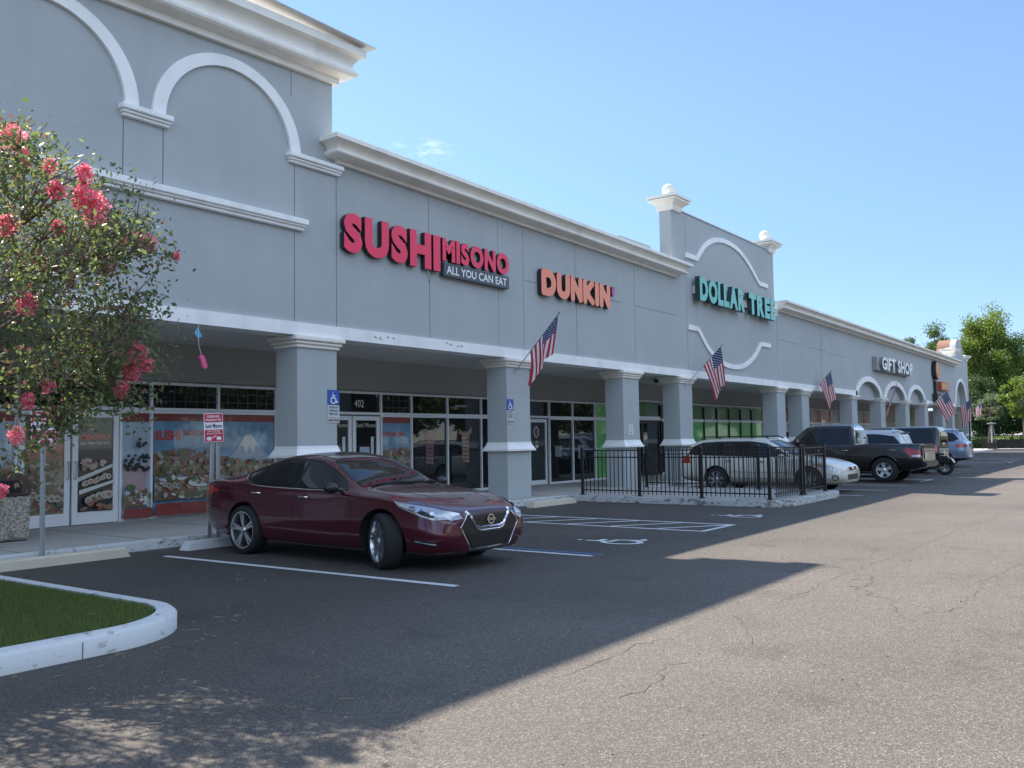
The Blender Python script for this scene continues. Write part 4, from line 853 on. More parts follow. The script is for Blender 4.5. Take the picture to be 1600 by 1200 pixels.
# litter bin with pebble sides and brown hood
r = empty('litter_bin', (6.45, 14.5, .15), label='pebble-sided litter bin with a brown domed hood on the sidewalk', cat='litter bin')
def pebble():
    m = mat('pebble', (.3, .27, .22), .85); n, l = m.node_tree.nodes, m.node_tree.links; p = n['Principled BSDF']; t = n.new('ShaderNodeTexCoord')
    v = n.new('ShaderNodeTexVoronoi'); v.inputs['Scale'].default_value = 55; l.new(t.outputs['Object'], v.inputs[0]); q = n.new('ShaderNodeSeparateColor'); l.new(v.outputs['Color'], q.inputs[0])
    c = n.new('ShaderNodeValToRGB'); c.color_ramp.elements[0].color = (.14, .12, .10, 1); c.color_ramp.elements[1].color = (.6, .55, .46, 1); l.new(q.outputs[0], c.inputs[0]); l.new(c.outputs[0], p.inputs['Base Color'])
    b = n.new('ShaderNodeBump'); b.inputs['Strength'].default_value = .8; b.inputs['Distance'].default_value = .01; b.invert = True; l.new(v.outputs['Distance'], b.inputs['Height']); l.new(b.outputs[0], p.inputs['Normal']); return m
mb = MB(); mb.box(-.33, .33, -.33, .33, .02, .68); mb.build('bin_body', pebble(), r, bevel=.03)
mb = MB(); mb.box(-.30, .30, -.30, .30, 0, .02); mb.build('bin_foot', M_DARK, r)
mb = MB(); P = [(-.34, .0), (-.34, .12), (-.30, .24), (-.20, .33), (-.08, .37), (.08, .37), (.20, .33), (.30, .24), (.34, .12), (.34, 0)]
mb.prism([(a, b+.685) for a, b in P], -.34, .34); mb.build('bin_hood', mat('brown_plastic', (.07, .045, .035), .5), r, bevel=.02)
mb = MB(); mb.box(-.18, .18, -.346, -.341, .73, .92); mb.build('bin_opening', M_DARK, r)

# trinket hanging from the band: blue paper kite, string, pink slipper
r = empty('hanging_trinket', (8.83, 12.9, 3.57), label='blue paper kite and pink slipper hanging on a string from the band', cat='decoration')
mb = MB(); mb.tube([(0, 0, 0), (.01, 0, -.35), (.09, 0, -.62)], .003, 5); mb.build('string', M_SWH, r)
mb = MB(); mb.add([(-.01, 0, -.06), (-.085, -.02, -.17), (.0, .02, -.235), (.07, -.01, -.215), (.02, .03, -.1)], [(0, 1, 2), (0, 2, 3), (0, 3, 4)]); 
o = mb.build('paper_kite', mat('cyan_paper', (.12, .42, .62), .5), r); sm = o.modifiers.new('s', 'SOLIDIFY'); sm.thickness = .004
v, f = sdf_mesh([[(.06, -.56), (.09, -.62), (.115, -.70)]], .085, .012); V, sd_ = extrude_glyph(v, f, -.03, .015); mb = MB(); mb.add(V, sd_+list(f)+[tuple(i+len(v) for i in q)[::-1] for q in f]); mb.build('slipper', mat('pink_plastic', (.72, .10, .25), .4), r, smooth=True)

# ------------------------------------------------------------------ patio fence
FH = 1.12
def fence_panel(a, b, label, n_posts, cat='fence', lo=.1, seed=0, ends=(True, True), gate=None):
    a, b = Vector(a), Vector(b); L = (b-a).length; ang = math.atan2(b.y-a.y, b.x-a.x)
    r = empty('metal_fence', (a.x, a.y, .15), ang, label=label, cat=cat, group='black picket fence around the patio')
    for k in range(n_posts):
        x = L*k/(n_posts-1)
        if gate and k == 1: xs_ = (gate-.09, gate+.09)
        else: xs_ = (x,)
        for x in xs_:
            if (k == 0 and not ends[0]) or (k == n_posts-1 and not ends[1]): continue
            mb = MB(); mb.box(x-.032, x+.032, -.032, .032, 0, FH+.06); mb.frus(x, 0, .036, .036, FH+.061, .005, .005, FH+.09); mb.frus(x, 0, .065, .065, .001, .06, .06, .02); mb.build('fence_post', M_BLACK, r)
    mb = MB()
    for z in (lo+.03, FH-.17, FH): mb.box(.03, L-.03, -.016, .016, z-.014, z+.014)
    mb.build('rail', M_BLACK, r)
    mb = MB(); n = int(L/.115)
    for k in range(1, n):
        x = L*k/n; mb.box(x-.0085, x+.0085, -.0085, .0085, lo-.05, FH+.012)
    mb.build('pickets', M_BLACK, r)
fence_panel((19.52, 12.15), (19.52, 7.28), 'long black picket fence along the near edge of the patio', 4)
fence_panel((19.6, 7.2), (23.2, 7.2), 'short black picket fence with a gate post pair on the lot side of the patio', 3, ends=(False, True), gate=1.9)
fence_panel((23.25, 12.3), (23.25, 7.3), 'black picket fence along the far edge of the patio beside the silver wagon', 4, ends=(True, False))

# ------------------------------------------------------------------ flags
def flag_mat():
    m = mat('flag_cloth', (.6, .6, .6), .8); n, l = m.node_tree.nodes, m.node_tree.links; p = n['Principled BSDF']
    uv = n.new('ShaderNodeUVMap'); uv.uv_map = 'UVMap'; s = n.new('ShaderNodeSeparateXYZ'); l.new(uv.outputs[0], s.inputs[0])
    def M(op, a, b=None, c=None):
        q = n.new('ShaderNodeMath'); q.operation = op
        for i, x in enumerate((a, b, c)):
            if x is None: continue
            if hasattr(x, 'links'): l.new(x, q.inputs[i])
            else: q.inputs[i].default_value = x
        return q.outputs[0]
    st = M('MODULO', M('FLOOR', M('MULTIPLY', s.outputs[1], 13)), 2)
    can = M('MULTIPLY', M('LESS_THAN', s.outputs[1], 7/13), M('LESS_THAN', s.outputs[0], .4))
    cs = M('MULTIPLY', M('COSINE', M('MULTIPLY', s.outputs[0], math.pi*12/.4)), M('COSINE', M('MULTIPLY', s.outputs[1], math.pi*10/(7/13))))
    star = M('GREATER_THAN', cs, .55)
    a = n.new('ShaderNodeMixRGB'); a.inputs[1].default_value = (.50, .03, .06, 1); a.inputs[2].default_value = (.78, .74, .74, 1); l.new(st, a.inputs[0])
    b = n.new('ShaderNodeMixRGB'); b.inputs[1].default_value = (.02, .03, .13, 1); b.inputs[2].default_value = (.75, .75, .78, 1); l.new(star, b.inputs[0])
    c = n.new('ShaderNodeMixRGB'); l.new(can, c.inputs[0]); l.new(a.outputs[0], c.inputs[1]); l.new(b.outputs[0], c.inputs[2]); l.new(c.outputs[0], p.inputs['Base Color'])
    tr = n.new('ShaderNodeBsdfTranslucent'); l.new(c.outputs[0], tr.inputs[0]); ms = n.new('ShaderNodeMixShader'); ms.inputs[0].default_value = .45
    l.new(p.outputs[0], ms.inputs[1]); l.new(tr.outputs[0], ms.inputs[2]); l.new(ms.outputs[0], n['Material Output'].inputs['Surface']); return m
M_FLAG = flag_mat()
def flag(base, tip, label, fall=1.35, gather=.6, swing=(0, 0), hoist=.9, seed=0, amp=.06, folds=2.4):
    base, tip = Vector(base), Vector(tip); r = empty('flag_on_pole', base, label=label, cat='flag', group='flags mounted on the columns of the plaza')
    d = tip-base; mb = MB(); mb.tube([(0, 0, 0), d], .012, 8); p = mb.build('flagpole', mat('pole_grey', (.30, .31, .33), .35, metal=.5), r, smooth=True)
    mb = MB(); mb.lathe([(0, -.03)]+[(.032*math.sin(rad(t)), -.032*math.cos(rad(t))) for t in range(20, 181, 20)], 12, d+d.normalized()*.03); mb.build('pole_ball', mat('gold_ball', (.5, .42, .25), .3, metal=.8), p, smooth=True)
    mb = MB(); mb.tube([d.normalized()*-.03, d.normalized()*.1], .025, 8); mb.box(-.045, .045, -.01, .05, -.07, .07); mb.build('bracket', M_STEEL, p)
    nu, nv = 27, 30; du = -d.normalized()*hoist; H = d-du*0; h0 = d*.985; rn = random.Random(seed); ph = rn.uniform(0, 6); V = []
    for j in range(nv+1):
        v = j/nv
        for i in range(nu+1):
            u = i/nu; P = h0+du*u
            g = gather*(1-(1-v)**1.6); c = h0+du*.42
            P = P.lerp(Vector((c.x+(P.x-c.x)*.5, c.y+(P.y-c.y)*.5, P.z)), g)
            z = -v*fall*(1-.12*math.sin(u*3)*v)
            f_ = amp*min(1, v*1.6)*math.sin(u*6.28*folds/2+ph+v*1.5)+amp*.4*min(1, v*2)*math.sin(u*17+ph*2+v*3)
            V.append((P.x+f_+swing[0]*v, P.y-f_*.3+swing[1]*v, P.z+z*(1.0)+.15*v*u*(-1 if False else 1)*.5))
    F = [(j*(nu+1)+i, j*(nu+1)+i+1, (j+1)*(nu+1)+i+1, (j+1)*(nu+1)+i) for j in range(nv) for i in range(nu)]
    me = bpy.data.meshes.new('flag_cloth'); me.from_pydata(V, [], F); me.materials.append(M_FLAG); uvl = me.uv_layers.new(name='UVMap')
    for pl_ in me.polygons:
        pl_.use_smooth = True
        for li, vi in zip(pl_.loop_indices, pl_.vertices): uvl.data[li].uv = ((vi//(nu+1))/nv, (vi % (nu+1))/nu)
    link_mesh('flag_cloth', me, r)
    return r
flag((17.85, 12.98, 3.27), (18.05, 11.82, 4.60), 'flag drooping narrowly from its pole over the doughnut shop column', fall=.95, gather=.35, swing=(.0, .1), hoist=1.15, seed=3)
flag((27.45, 12.98, 3.29), (28.30, 12.05, 4.62), 'flag on a pole in front of the lower scroll moulding', fall=1.3, gather=.8, swing=(.3, -.1), seed=1)
flag((40.0, 12.98, 3.29), (41.45, 12.40, 4.50), 'flag with a long diagonal drape halfway along the plain wall', fall=1.3, gather=.65, swing=(.5, -.1), seed=2, hoist=1.0)
flag((53.0, 12.98, 3.2), (54.6, 12.6, 4.55), 'limp flag hanging inside the second arch', fall=2.0, gather=.95, swing=(-1.2, .3), seed=5, hoist=.8)
flag((64.0, 12.98, 3.2), (65.5, 12.0, 4.4), 'flag under the round orange sign', fall=1.5, gather=.3, swing=(.5, -.5), seed=6, hoist=1.3)
flag((72.7, 12.98, 3.1), (73.8, 11.9, 4.15), 'flag on the column at the large end arch', fall=1.7, gather=.4, swing=(.7, .1), seed=8, hoist=1.2)
flag((78.9, 12.98, 3.1), (80.9, 12.3, 4.05), 'flag on the last corner of the plaza against the trees', fall=1.0, gather=.4, swing=(-.9, -.1), seed=9, hoist=1.2)

# small fittings under the arcade
r = empty('wall_lamp', (28.2, YS-.05, 2.95), label='small dark wall lamp above the green panel', cat='lamp'); mb = MB(); mb.box(-.12, .12, -.12, 0, -.08, .08); mb.build('lamp_body', M_BLACK, r, bevel=.02); mb = MB(); mb.box(-.09, .09, -.13, -.121, -.05, .03); mb.build('lamp_lens', mat('lens', (.4, .4, .38), .2), r)
r = empty('security_camera', (27.9, 14.3, 3.6), label='dark dome camera under the ceiling by the patio entrance', cat='camera'); mb = MB(); mb.lathe([(0, 0), (.09, 0), (.09, -.06), (.07, -.12), (0, -.16)], 16); mb.build('camera_dome', M_BLACK, r, smooth=True); mb = MB(); mb.lathe([(0, .001), (.12, .001), (.12, -.02), (0, -.02)], 16); mb.build('camera_mount', M_STEEL, r)

# ------------------------------------------------------------------ vehicles
def paint(name, c, flake=.0, rough=.28, metal=.35):
    return mat(name, c, rough, metal=metal, coat=1)
M_TINT = mat('car_glass', (.010, .012, .014), .03, ior=1.55); M_TRIMB = mat('black_trim', (.014, .014, .015), .35); M_RIM = mat('alloy', (.55, .56, .58), .22, metal=.9); M_LAMP = mat('lamp_glass', (.52, .54, .56), .08, metal=.5, coat=1); M_TAIL = mat('tail_lamp', (.42, .015, .02), .12, coat=1)
M_AMB = mat('amber', (.6, .2, .03), .2, coat=1); M_PLATE = mat('plate', (.62, .6, .5), .5); M_WELL = mat('wheel_well', (.01, .01, .01), .9)
def pchip(xs, ys, q):
    xs, ys = np.array(xs, float), np.array(ys, float); h = np.diff(xs); d = np.diff(ys)/h; m = np.zeros(len(xs)); m[0], m[-1] = d[0], d[-1]
    for i in range(1, len(xs)-1):
        if d[i-1]*d[i] > 0: w1, w2 = 2*h[i]+h[i-1], h[i]+2*h[i-1]; m[i] = (w1+w2)/(w1/d[i-1]+w2/d[i])
    i = np.clip(np.searchsorted(xs, q)-1, 0, len(xs)-2); t = (q-xs[i])/h[i]
    return (2*t**3-3*t**2+1)*ys[i]+(t**3-2*t**2+t)*h[i]*m[i]+(-2*t**3+3*t**2)*ys[i+1]+(t**3-t**2)*h[i]*m[i+1]
def chaikin(P, it=3, r=.2):
    for _ in range(it):
        Q = [P[0]]
        for a, b in zip(P[:-1], P[1:]): Q += [(a[0]*(1-r)+b[0]*r, a[1]*(1-r)+b[1]*r), (a[0]*r+b[0]*(1-r), a[1]*r+b[1]*(1-r))]
        P = Q+[P[-1]]
    return P
class Car:
    def __init__(s, name, cat, label, L, rows, wheels, mpaint, lower=None, nst=90, lower_z=None):
        s.L = L; s.root = empty(name, label=label, cat=cat); rows = np.array(rows, float); q = np.unique(np.concatenate([np.linspace(rows[0, 0], rows[-1, 0], nst), rows[:, 0]]))
        C_ = [pchip(rows[:, 0], rows[:, k], q) for k in range(1, 10)]; mb = MB(); n = 0
        for i, sx in enumerate(q):
            hb, zb, hm, zm, hs, zs, ht, zt, zc = [c[i] for c in C_]
            P = chaikin([(0, zb), (hb*.86, zb), (hb, zb+.05), ((hb+hm)/2+.012, (zb+zm)/2), (hm, zm), (hs+(hm-hs)*.25, zm+(zs-zm)*.78), (hs, zs), (ht+.012, zt-(zt-zs)*.12), (ht*.9, zt+(zc-zt)*.28), (ht*.5, zt+(zc-zt)*.86), (0, zc)])
            half = P[1:-1]; ring = [P[0]]+half+[P[-1]]+[(-a, b) for a, b in half[::-1]]; n = len(ring)
            mb.v += [(L/2-sx, a, b) for a, b in ring]
        m = len(q)
        for i in range(m-1):
            for k in range(n): mb.f.append((i*n+k, i*n+(k+1) % n, (i+1)*n+(k+1) % n, (i+1)*n+k)); mb.m.append(0)
        for base, X in ((0, L/2-q[0]), ((m-1)*n, L/2-q[-1])):
            c = np.mean([mb.v[base+k] for k in range(n)], 0); ci = len(mb.v); mb.v.append(tuple(c))
            for k in range(n): mb.f.append((base+k, base+(k+1) % n, ci)); mb.m.append(0)
        o = mb.build('body', [mpaint, M_WELL, lower or M_TRIMB], s.root, smooth=True, sharp=50); s.body = o
        bm = bmesh.new(); bm.from_mesh(o.data); s.bvh = BVHTree.FromBMesh(bm); bm.free()
        cut = MB()
        for sx, r, yo in wheels:
            for sd_ in (1, -1):
                c = MB(); c.lathe([(0, 0), (r+.055, 0), (r+.055, .9), (0, .9)], 36, (L/2-sx, 0, r+.015), 'y', 1)
                c.v = [(a, sd_*(yo-.33+b) if True else b, d) for a, b, d in c.v]; cut.add(c.v, c.f, 1)
        co = cut.build('cutter', [M_WELL, M_WELL]); bo = o.modifiers.new('b', 'BOOLEAN'); bo.object = co; bo.operation = 'DIFFERENCE'; bo.solver = 'EXACT'
        dg = bpy.context.evaluated_depsgraph_get(); dg.update(); me = bpy.data.meshes.new_from_object(o.evaluated_get(dg)); o.modifiers.clear(); o.data = me; me.name = 'body'; bpy.data.objects.remove(co)
        if lower_z:
            for p in me.polygons:
                if p.material_index == 0 and p.center.z < lower_z and abs(p.normal.z) < .98: p.material_index = 2
        bm = bmesh.new(); bm.from_mesh(me)
        for f in bm.faces: f.smooth = True
        for e in bm.edges:
            if len(e.link_faces) == 2: e.smooth = e.calc_face_angle(0) < rad(42)
        bm.to_mesh(me); bm.free()
    def hit(s, a, b, view, sd_=1):
        if view == 'side': o, d = Vector((s.L/2-a, sd_*3, b)), Vector((0, -sd_, 0))
        elif view == 'front': o, d = Vector((5, a, b)), Vector((-1, 0, 0))
        elif view == 'rear': o, d = Vector((-5, a, b)), Vector((1, 0, 0))
        else: o, d = Vector((s.L/2-a, b, 4)), Vector((0, 0, -1))
        loc, nr, _, _ = s.bvh.ray_cast(o, d)
        if loc is None: loc, nr, _, _ = s.bvh.find_nearest(o+d*(3 if view == 'side' else 5-s.L/2))
        if nr.dot(d) > 0: nr = -nr
        return loc, nr
    def patch(s, name, P, view, m, off=.005, sd_=1, parent=None, sp=.045, hole=None):
        out = []
        for (a, b), (c, d) in zip(P, P[1:]+P[:1]):
            n = max(1, int(math.hypot(c-a, d-b)/sp)); out += [(a+(c-a)*k/n, b+(d-b)*k/n) for k in range(n)]
        A = np.array(out); lo, hi = A.min(0), A.max(0); gx, gy = np.meshgrid(np.arange(lo[0]+sp/2, hi[0], sp), np.arange(lo[1]+sp/2, hi[1], sp)); gx, gy = gx.ravel(), gy.ravel()
        k = in_poly(gx, gy, [tuple(q) for q in out]); gx, gy = gx[k], gy[k]
        if len(gx):
            dmin = np.min(np.hypot(gx[:, None]-A[None, :, 0], gy[:, None]-A[None, :, 1]), 1); gx, gy = gx[dmin > sp*.4], gy[dmin > sp*.4]
        vs = [Vector(q) for q in out]+[Vector(q) for q in zip(gx, gy)]; n = len(out)
        v2, _, f2, *_ = geometry.delaunay_2d_cdt(vs, [(i, (i+1) % n) for i in range(n)], [], 1, 1e-6)
        mb = MB(); V = []; nrm = []
        for q in v2:
            loc, nr = s.hit(q[0], q[1], view, sd_); V.append(tuple(loc+nr*off)); nrm.append(nr)
        mb.add(V, [tuple(f) for f in f2]); o = mb.build(name, m, parent or s.root, smooth=True, sharp=60)
        me = o.data; f0 = me.polygons[0]; 
        if f0.normal.dot(nrm[f0.vertices[0]]) < 0: me.flip_normals()
        return o
    def strip(s, name, P, view, m, w=.01, off=.006, sd_=1, parent=None, closed=False, h=.0):
        """a raised bead that follows the body surface"""
        Q = []
        PP = P+[P[0]] if closed else P
        for (a, b), (c, d) in zip(PP[:-1], PP[1:]):
            n = max(1, int(math.hypot(c-a, d-b)/.05)); Q += [(a+(c-a)*k/n, b+(d-b)*k/n) for k in range(n)]
        Q.append(PP[-1]); pts = []
        for a, b in Q: loc, nr = s.hit(a, b, view, sd_); pts.append(loc+nr*(off-w*.35))
        mb = MB(); mb.tube(pts, w/2, 6); return mb.build(name, m, parent or s.root, smooth=True)
    def wheel(s, sx, y, r, w, spokes, steer=0, m=None, style='pair', sd_=1, rimf=.70):
        hub = MB(); hub.lathe([(0, -.02), (r*.42, -.02), (r*.42, .0), (0, .0)], 20, axis='y'); o = hub.build('wheel', M_STEEL, s.root)
        o.location = (s.L/2-sx, sd_*y, r); o.rotation_euler = (0, 0, steer+(0 if sd_ > 0 else math.pi))
        t = MB(); t.lathe([(r*rimf, -w/2), (r*.88, -w/2-.004), (r*.97, -w*.43), (r, -w*.30), (r, w*.30), (r*.97, w*.43), (r*.88, w/2+.004), (r*rimf, w/2), (r*rimf*.97, w/2-.02), (r*rimf*.95, -w/2)], 48, axis='y'); t.build('tyre', M_RUB, o, smooth=True, sharp=45)
        R_ = MB(); yf = w/2-.008
        R_.lathe([(r*rimf*.99, yf), (r*rimf*.99, yf+.006), (r*rimf*.94, yf+.004), (r*rimf*.91, yf-.02), (r*rimf*.88, yf-.10)], 48, axis='y', mi=0)
        R_.lathe([(0, .02), (r*rimf*.88, .02)], 32, axis='y', mi=1)
        for k in range(spokes):
            for dq in ((-.13, .13) if style == 'pair' else (0,)):
                a = 2*math.pi*k/spokes+.2; b = a+dq; wi, wo_ = (r*.055, r*.045) if style == 'pair' else (r*.10, r*.14)
                c0, c1 = Vector((math.cos(a+dq*.3), 0, math.sin(a+dq*.3)))*r*.10, Vector((math.cos(b*1), 0, math.sin(b*1)))*r*rimf*.92; d = (c1-c0).normalized(); q = Vector((-d.z, 0, d.x))
                V = []
                for c, hw, yy in ((c0, wi, yf-.02), (c1, wo_, yf-.006)):
                    V += [(c.x-q.x*hw, yy, c.z-q.z*hw), (c.x+q.x*hw, yy, c.z+q.z*hw), (c.x+q.x*hw*1.2, yy-.035, c.z+q.z*hw*1.2), (c.x-q.x*hw*1.2, yy-.035, c.z-q.z*hw*1.2)]
                R_.add(V, [(0, 1, 5, 4), (1, 2, 6, 5), (3, 0, 4, 7), (2, 3, 7, 6)], 0)
        R_.lathe([(0, yf+.002), (r*.10, yf), (r*.17, yf-.02), (r*.18, yf-.06)], 20, axis='y', mi=0)
        R_.build('rim', [m or M_RIM, M_TRIMB], o, smooth=True, sharp=35)
    def box_part(s, name, sx0, sx1, y0, y1, z0, z1, m, bevel=.01, parent=None):
        mb = MB(); mb.box(s.L/2-sx1, s.L/2-sx0, y0, y1, z0, z1); return mb.build(name, m, parent or s.root, bevel=bevel, smooth=bevel > .015, sharp=60)
    def mirror(s, sx, y, z, m, cap=None, sz=(.10, .22, .15)):
        for sd_ in (1, -1):
            mb = MB(); a, b, c = sz; n = 12
            mb.lathe([(.02*a/.1, -.0)]+[(math.sin(rad(t)), -math.cos(rad(t))) for t in (30, 60, 90, 120, 150, 175)], 16, (0, 0, 0), 'y'); mb.v = [(s.L/2-sx+v[0]*a*.75-(.35*a if v[1] > 0 else 0)*0, sd_*(y+.05+b/2+v[1]*b/2*1.0), z+v[2]*c/2*(1 if v[0] > -.3 else .95)) for v in mb.v[0:]]
            o = mb.build('wing_mirror', m, s.root, smooth=True)
            a_ = MB(); a_.tube([(s.L/2-sx, sd_*(y-.03), z-.03), (s.L/2-sx, sd_*(y+.09), z-.02)], .028, 8); a_.build('mirror_arm', M_TRIMB, o)
    def handles(s, pts, m, sides=(1, -1)):
        for sd_ in sides:
            for sx, z in pts:
                l0, n0 = s.hit(sx, z, 'side', sd_); l1, n1 = s.hit(sx+.17, z+.005, 'side', sd_); mb = MB(); mb.tube([l0+n0*.002, l0+n0*.03+(l1-l0)*.12, l1+n1*.03-(l1-l0)*.12, l1+n1*.002], [.011, .014, .014, .011], 8); mb.build('door_handle', m, s.root, smooth=True)
    def place(s, x, y, face, sc=(1, 1, 1)):
        """x, y: ground point under the middle; face: heading of the nose"""
        s.root.location = (x, y, 0); s.root.rotation_euler = (0, 0, face); s.root.scale = sc

# maroon sedan
rows = [(0.00, .50, .27, .62, .42, .60, .56, .46, .66, .68), (0.05, .62, .22, .745, .42, .72, .60, .55, .70, .725), (0.16, .74, .19, .84, .45, .80, .66, .64, .74, .765), (0.35, .80, .18, .90, .50, .865, .75, .70, .80, .825),
        (0.65, .84, .18, .925, .56, .885, .835, .73, .875, .90), (1.0, .85, .18, .93, .60, .895, .88, .74, .925, .955), (1.38, .85, .18, .93, .60, .90, .905, .74, .965, 1.0), (1.62, .85, .18, .93, .60, .90, .915, .73, 1.03, 1.075),
        (1.95, .86, .18, .93, .60, .89, .93, .67, 1.19, 1.235), (2.3, .86, .18, .93, .60, .885, .94, .61, 1.33, 1.385), (2.7, .86, .18, .93, .60, .885, .95, .585, 1.375, 1.436), (3.2, .86, .18, .93, .60, .885, .965, .575, 1.35, 1.41),
        (3.7, .86, .18, .93, .62, .89, .99, .60, 1.235, 1.285), (4.15, .86, .19, .93, .64, .90, 1.015, .66, 1.105, 1.15), (4.45, .84, .22, .915, .66, .88, 1.02, .70, 1.07, 1.095), (4.7, .80, .28, .88, .68, .83, 1.0, .69, 1.05, 1.07), (4.84, .72, .34, .80, .70, .75, .95, .62, 1.0, 1.02), (4.90, .62, .40, .70, .70, .66, .86, .52, .93, .95)]
mar = paint('maroon_paint', (.085, .006, .018), metal=.3, rough=.2)
c = Car('maroon_sedan', 'car', 'maroon four door sedan parked nose out in front of the sushi shop', 4.9, rows, [(.97, .34, .93), (3.745, .34, .93)], mar)
for sd_ in (1, -1):
    dlo = [(1.62, .965), (1.78, 1.05), (2.05, 1.185), (2.35, 1.29), (2.7, 1.335), (3.2, 1.315), (3.6, 1.225), (3.93, 1.125), (3.80, 1.06), (3.62, .99), (3.2, .975), (2.4, .955), (1.8, .945)]
    c.patch('window_trim', [(a+(.03 if a > 3.5 else -.02), b+.012) if b > .99 else (a, b-.012) for a, b in dlo], 'side', M_TRIMB, .004, sd_)
    for P in ([(1.84, .965), (2.02, 1.125), (2.35, 1.265), (2.60, 1.30), (2.62, .975), (2.3, .965)], [(2.68, .978), (2.67, 1.305), (2.95, 1.305), (3.2, 1.285), (3.45, 1.235), (3.50, 1.00), (3.2, .985)], [(3.53, 1.01), (3.50, 1.215), (3.65, 1.18), (3.84, 1.125), (3.70, 1.055)]):
        c.patch('side_window', P, 'side', M_TINT, .008, sd_)
    c.strip('chrome_trim', [(1.66, .942), (2.4, .945), (3.2, .965), (3.60, .985), (3.80, 1.055), (3.95, 1.125), (4.25, 1.11)], 'side', M_CHROME, .014, .010, sd_)
    c.strip('chrome_trim', [(1.78, 1.065), (2.05, 1.20), (2.35, 1.305), (2.7, 1.35), (3.2, 1.33), (3.6, 1.24), (3.93, 1.14)], 'side', M_TRIMB, .014, .008, sd_)
    for P in ([(1.52, .93), (1.50, .60), (1.56, .26)], [(2.64, .95), (2.64, .60), (2.66, .26)], [(3.66, .98), (3.60, .75), (3.36, .52), (3.30, .27)], [(1.56, .25), (2.6, .245), (3.3, .265)]):
        c.strip('door_seam', P, 'side', M_WELL, .011, .001, sd_)
    c.strip('sill_trim', [(1.38, .205), (2.4, .20), (3.3, .215)], 'side', M_CHROME, .010, .006, sd_)
    hl = [(.05, .63), (.07, .705), (.28, .765), (.50, .805), (.76, .845), (.66, .775), (.42, .70), (.20, .635)]
    h = c.patch('headlight', hl, 'side', M_LAMP, .006, sd_, sp=.03)
    c.patch('lamp_front', [(sd_*.50, .635), (sd_*.52, .695), (sd_*.66, .735), (sd_*.80, .745), (sd_*.80, .655), (sd_*.66, .62)], 'front', M_LAMP, .010, 1, h, sp=.03)
    c.patch('lamp_bezel', [(.12, .655), (.32, .735), (.54, .785), (.50, .75), (.30, .685), (.14, .635)], 'side', M_TRIMB, .009, sd_, h, sp=.03)
    c.strip('lamp_strip', [(.08, .635), (.24, .66), (.36, .695), (.44, .75), (.66, .805)], 'side', M_SWH, .012, .010, sd_, h)
    for q in ((.22, .70), (.38, .745)): l_, n_ = c.hit(*q, 'side', sd_); e = MB(); e.lathe([(0, 0), (.028, 0), (.030, -.01)], 14); ob = e.build('lamp_lens', M_CHROME, h); ob.matrix_basis = Matrix.Translation(l_+n_*.012) @ n_.to_track_quat('Z', 'Y').to_matrix().to_4x4()
    fgl = c.patch('fog_lamp', [(.13, .36), (.30, .385), (.52, .40), (.46, .355), (.25, .325), (.14, .325)], 'side', M_TRIMB, .006, sd_, sp=.03); c.strip('lamp_strip', [(.15, .345), (.30, .36), (.42, .375)], 'side', M_CHROME, .018, .010, sd_, fgl)
    c.strip('bumper_lip', [(.06, .235), (.30, .215), (.62, .225)], 'side', M_TRIMB, .03, .004, sd_)
    c.patch('tail_light', [(4.35, .90), (4.55, .965), (4.84, .93), (4.87, .80), (4.62, .82)], 'side', M_TAIL, .006, sd_, sp=.03)
    c.strip('crease', [(1.0, .80), (1.9, .775), (2.8, .79), (3.6, .84), (4.3, .90)], 'side', mar, .012, .001, sd_)
    c.strip('hood_line', [(.38, .50), (.8, .44), (1.5, .40)], 'top', M_WELL, .006, .001, sd_) if False else None
    c.strip('hood_seam', [(.35, sd_*.70), (.8, sd_*.76), (1.35, sd_*.775)], 'top', M_WELL, .010, .001)
    c.strip('hood_crease', [(.30, sd_*.36), (.8, sd_*.50), (1.3, sd_*.60)], 'top', mar, .016, .001)
c.patch('grille', [(-.42, .66), (-.36, .70), (.36, .70), (.42, .66), (.52, .53), (.36, .27), (-.36, .27), (-.52, .53)], 'front', M_TRIMB, .006, sp=.04)
c.patch('lower_grille', [(-.44, .44), (.44, .44), (.34, .29), (-.34, .29)], 'front', mat('grille_mesh', (.006, .006, .006), .6), .012, sp=.04)
c.strip('grille_outline', [(-.42, .67), (-.54, .53), (-.37, .26), (0, .245), (.37, .26), (.54, .53), (.42, .67)], 'front', M_CHROME, .016, .010)
for k_, w_ in ((0, .055), (.030, .04)): c.strip('grille_chevron', [(-.40, .71), (-.27+k_*.5, .53-k_), (-.18, .50-k_), (.18, .50-k_), (.27-k_*.5, .53-k_), (.40, .71)], 'front', M_CHROME, w_, .014)
e = MB(); e.lathe([(.052, 0), (.062, .006), (.062, .012), (.050, .012), (.050, 0)], 28, axis='x'); em = e.build('emblem', M_CHROME, c.root); l_, n_ = c.hit(0, .60, 'front'); em.location = l_+Vector((.014, 0, 0)); e = MB(); e.box(.004, .014, -.075, .075, -.013, .013); e.build('emblem_bar', M_CHROME, em); e = MB(); flat_text(e, 'NISSAN', -.062, .062, -.008, .008, 0, 0, .02, lambda a, b: (.0155, a, b)); e.build('emblem_lettering', M_TRIMB, em)
c.patch('windshield', [(1.50, -.70), (1.43, -.4), (1.41, 0), (1.43, .4), (1.50, .70), (1.78, .665), (2.22, .545), (2.17, .3), (2.15, 0), (2.17, -.3), (2.22, -.545), (1.78, -.665)], 'top', M_TINT, .006, sp=.05)
c.patch('glass_roof', [(2.24, -.50), (2.20, 0), (2.24, .50), (3.38, .46), (3.42, 0), (3.38, -.46)], 'top', mat('roof_glass', (.012, .013, .014), .08, coat=1), .005, sp=.06)
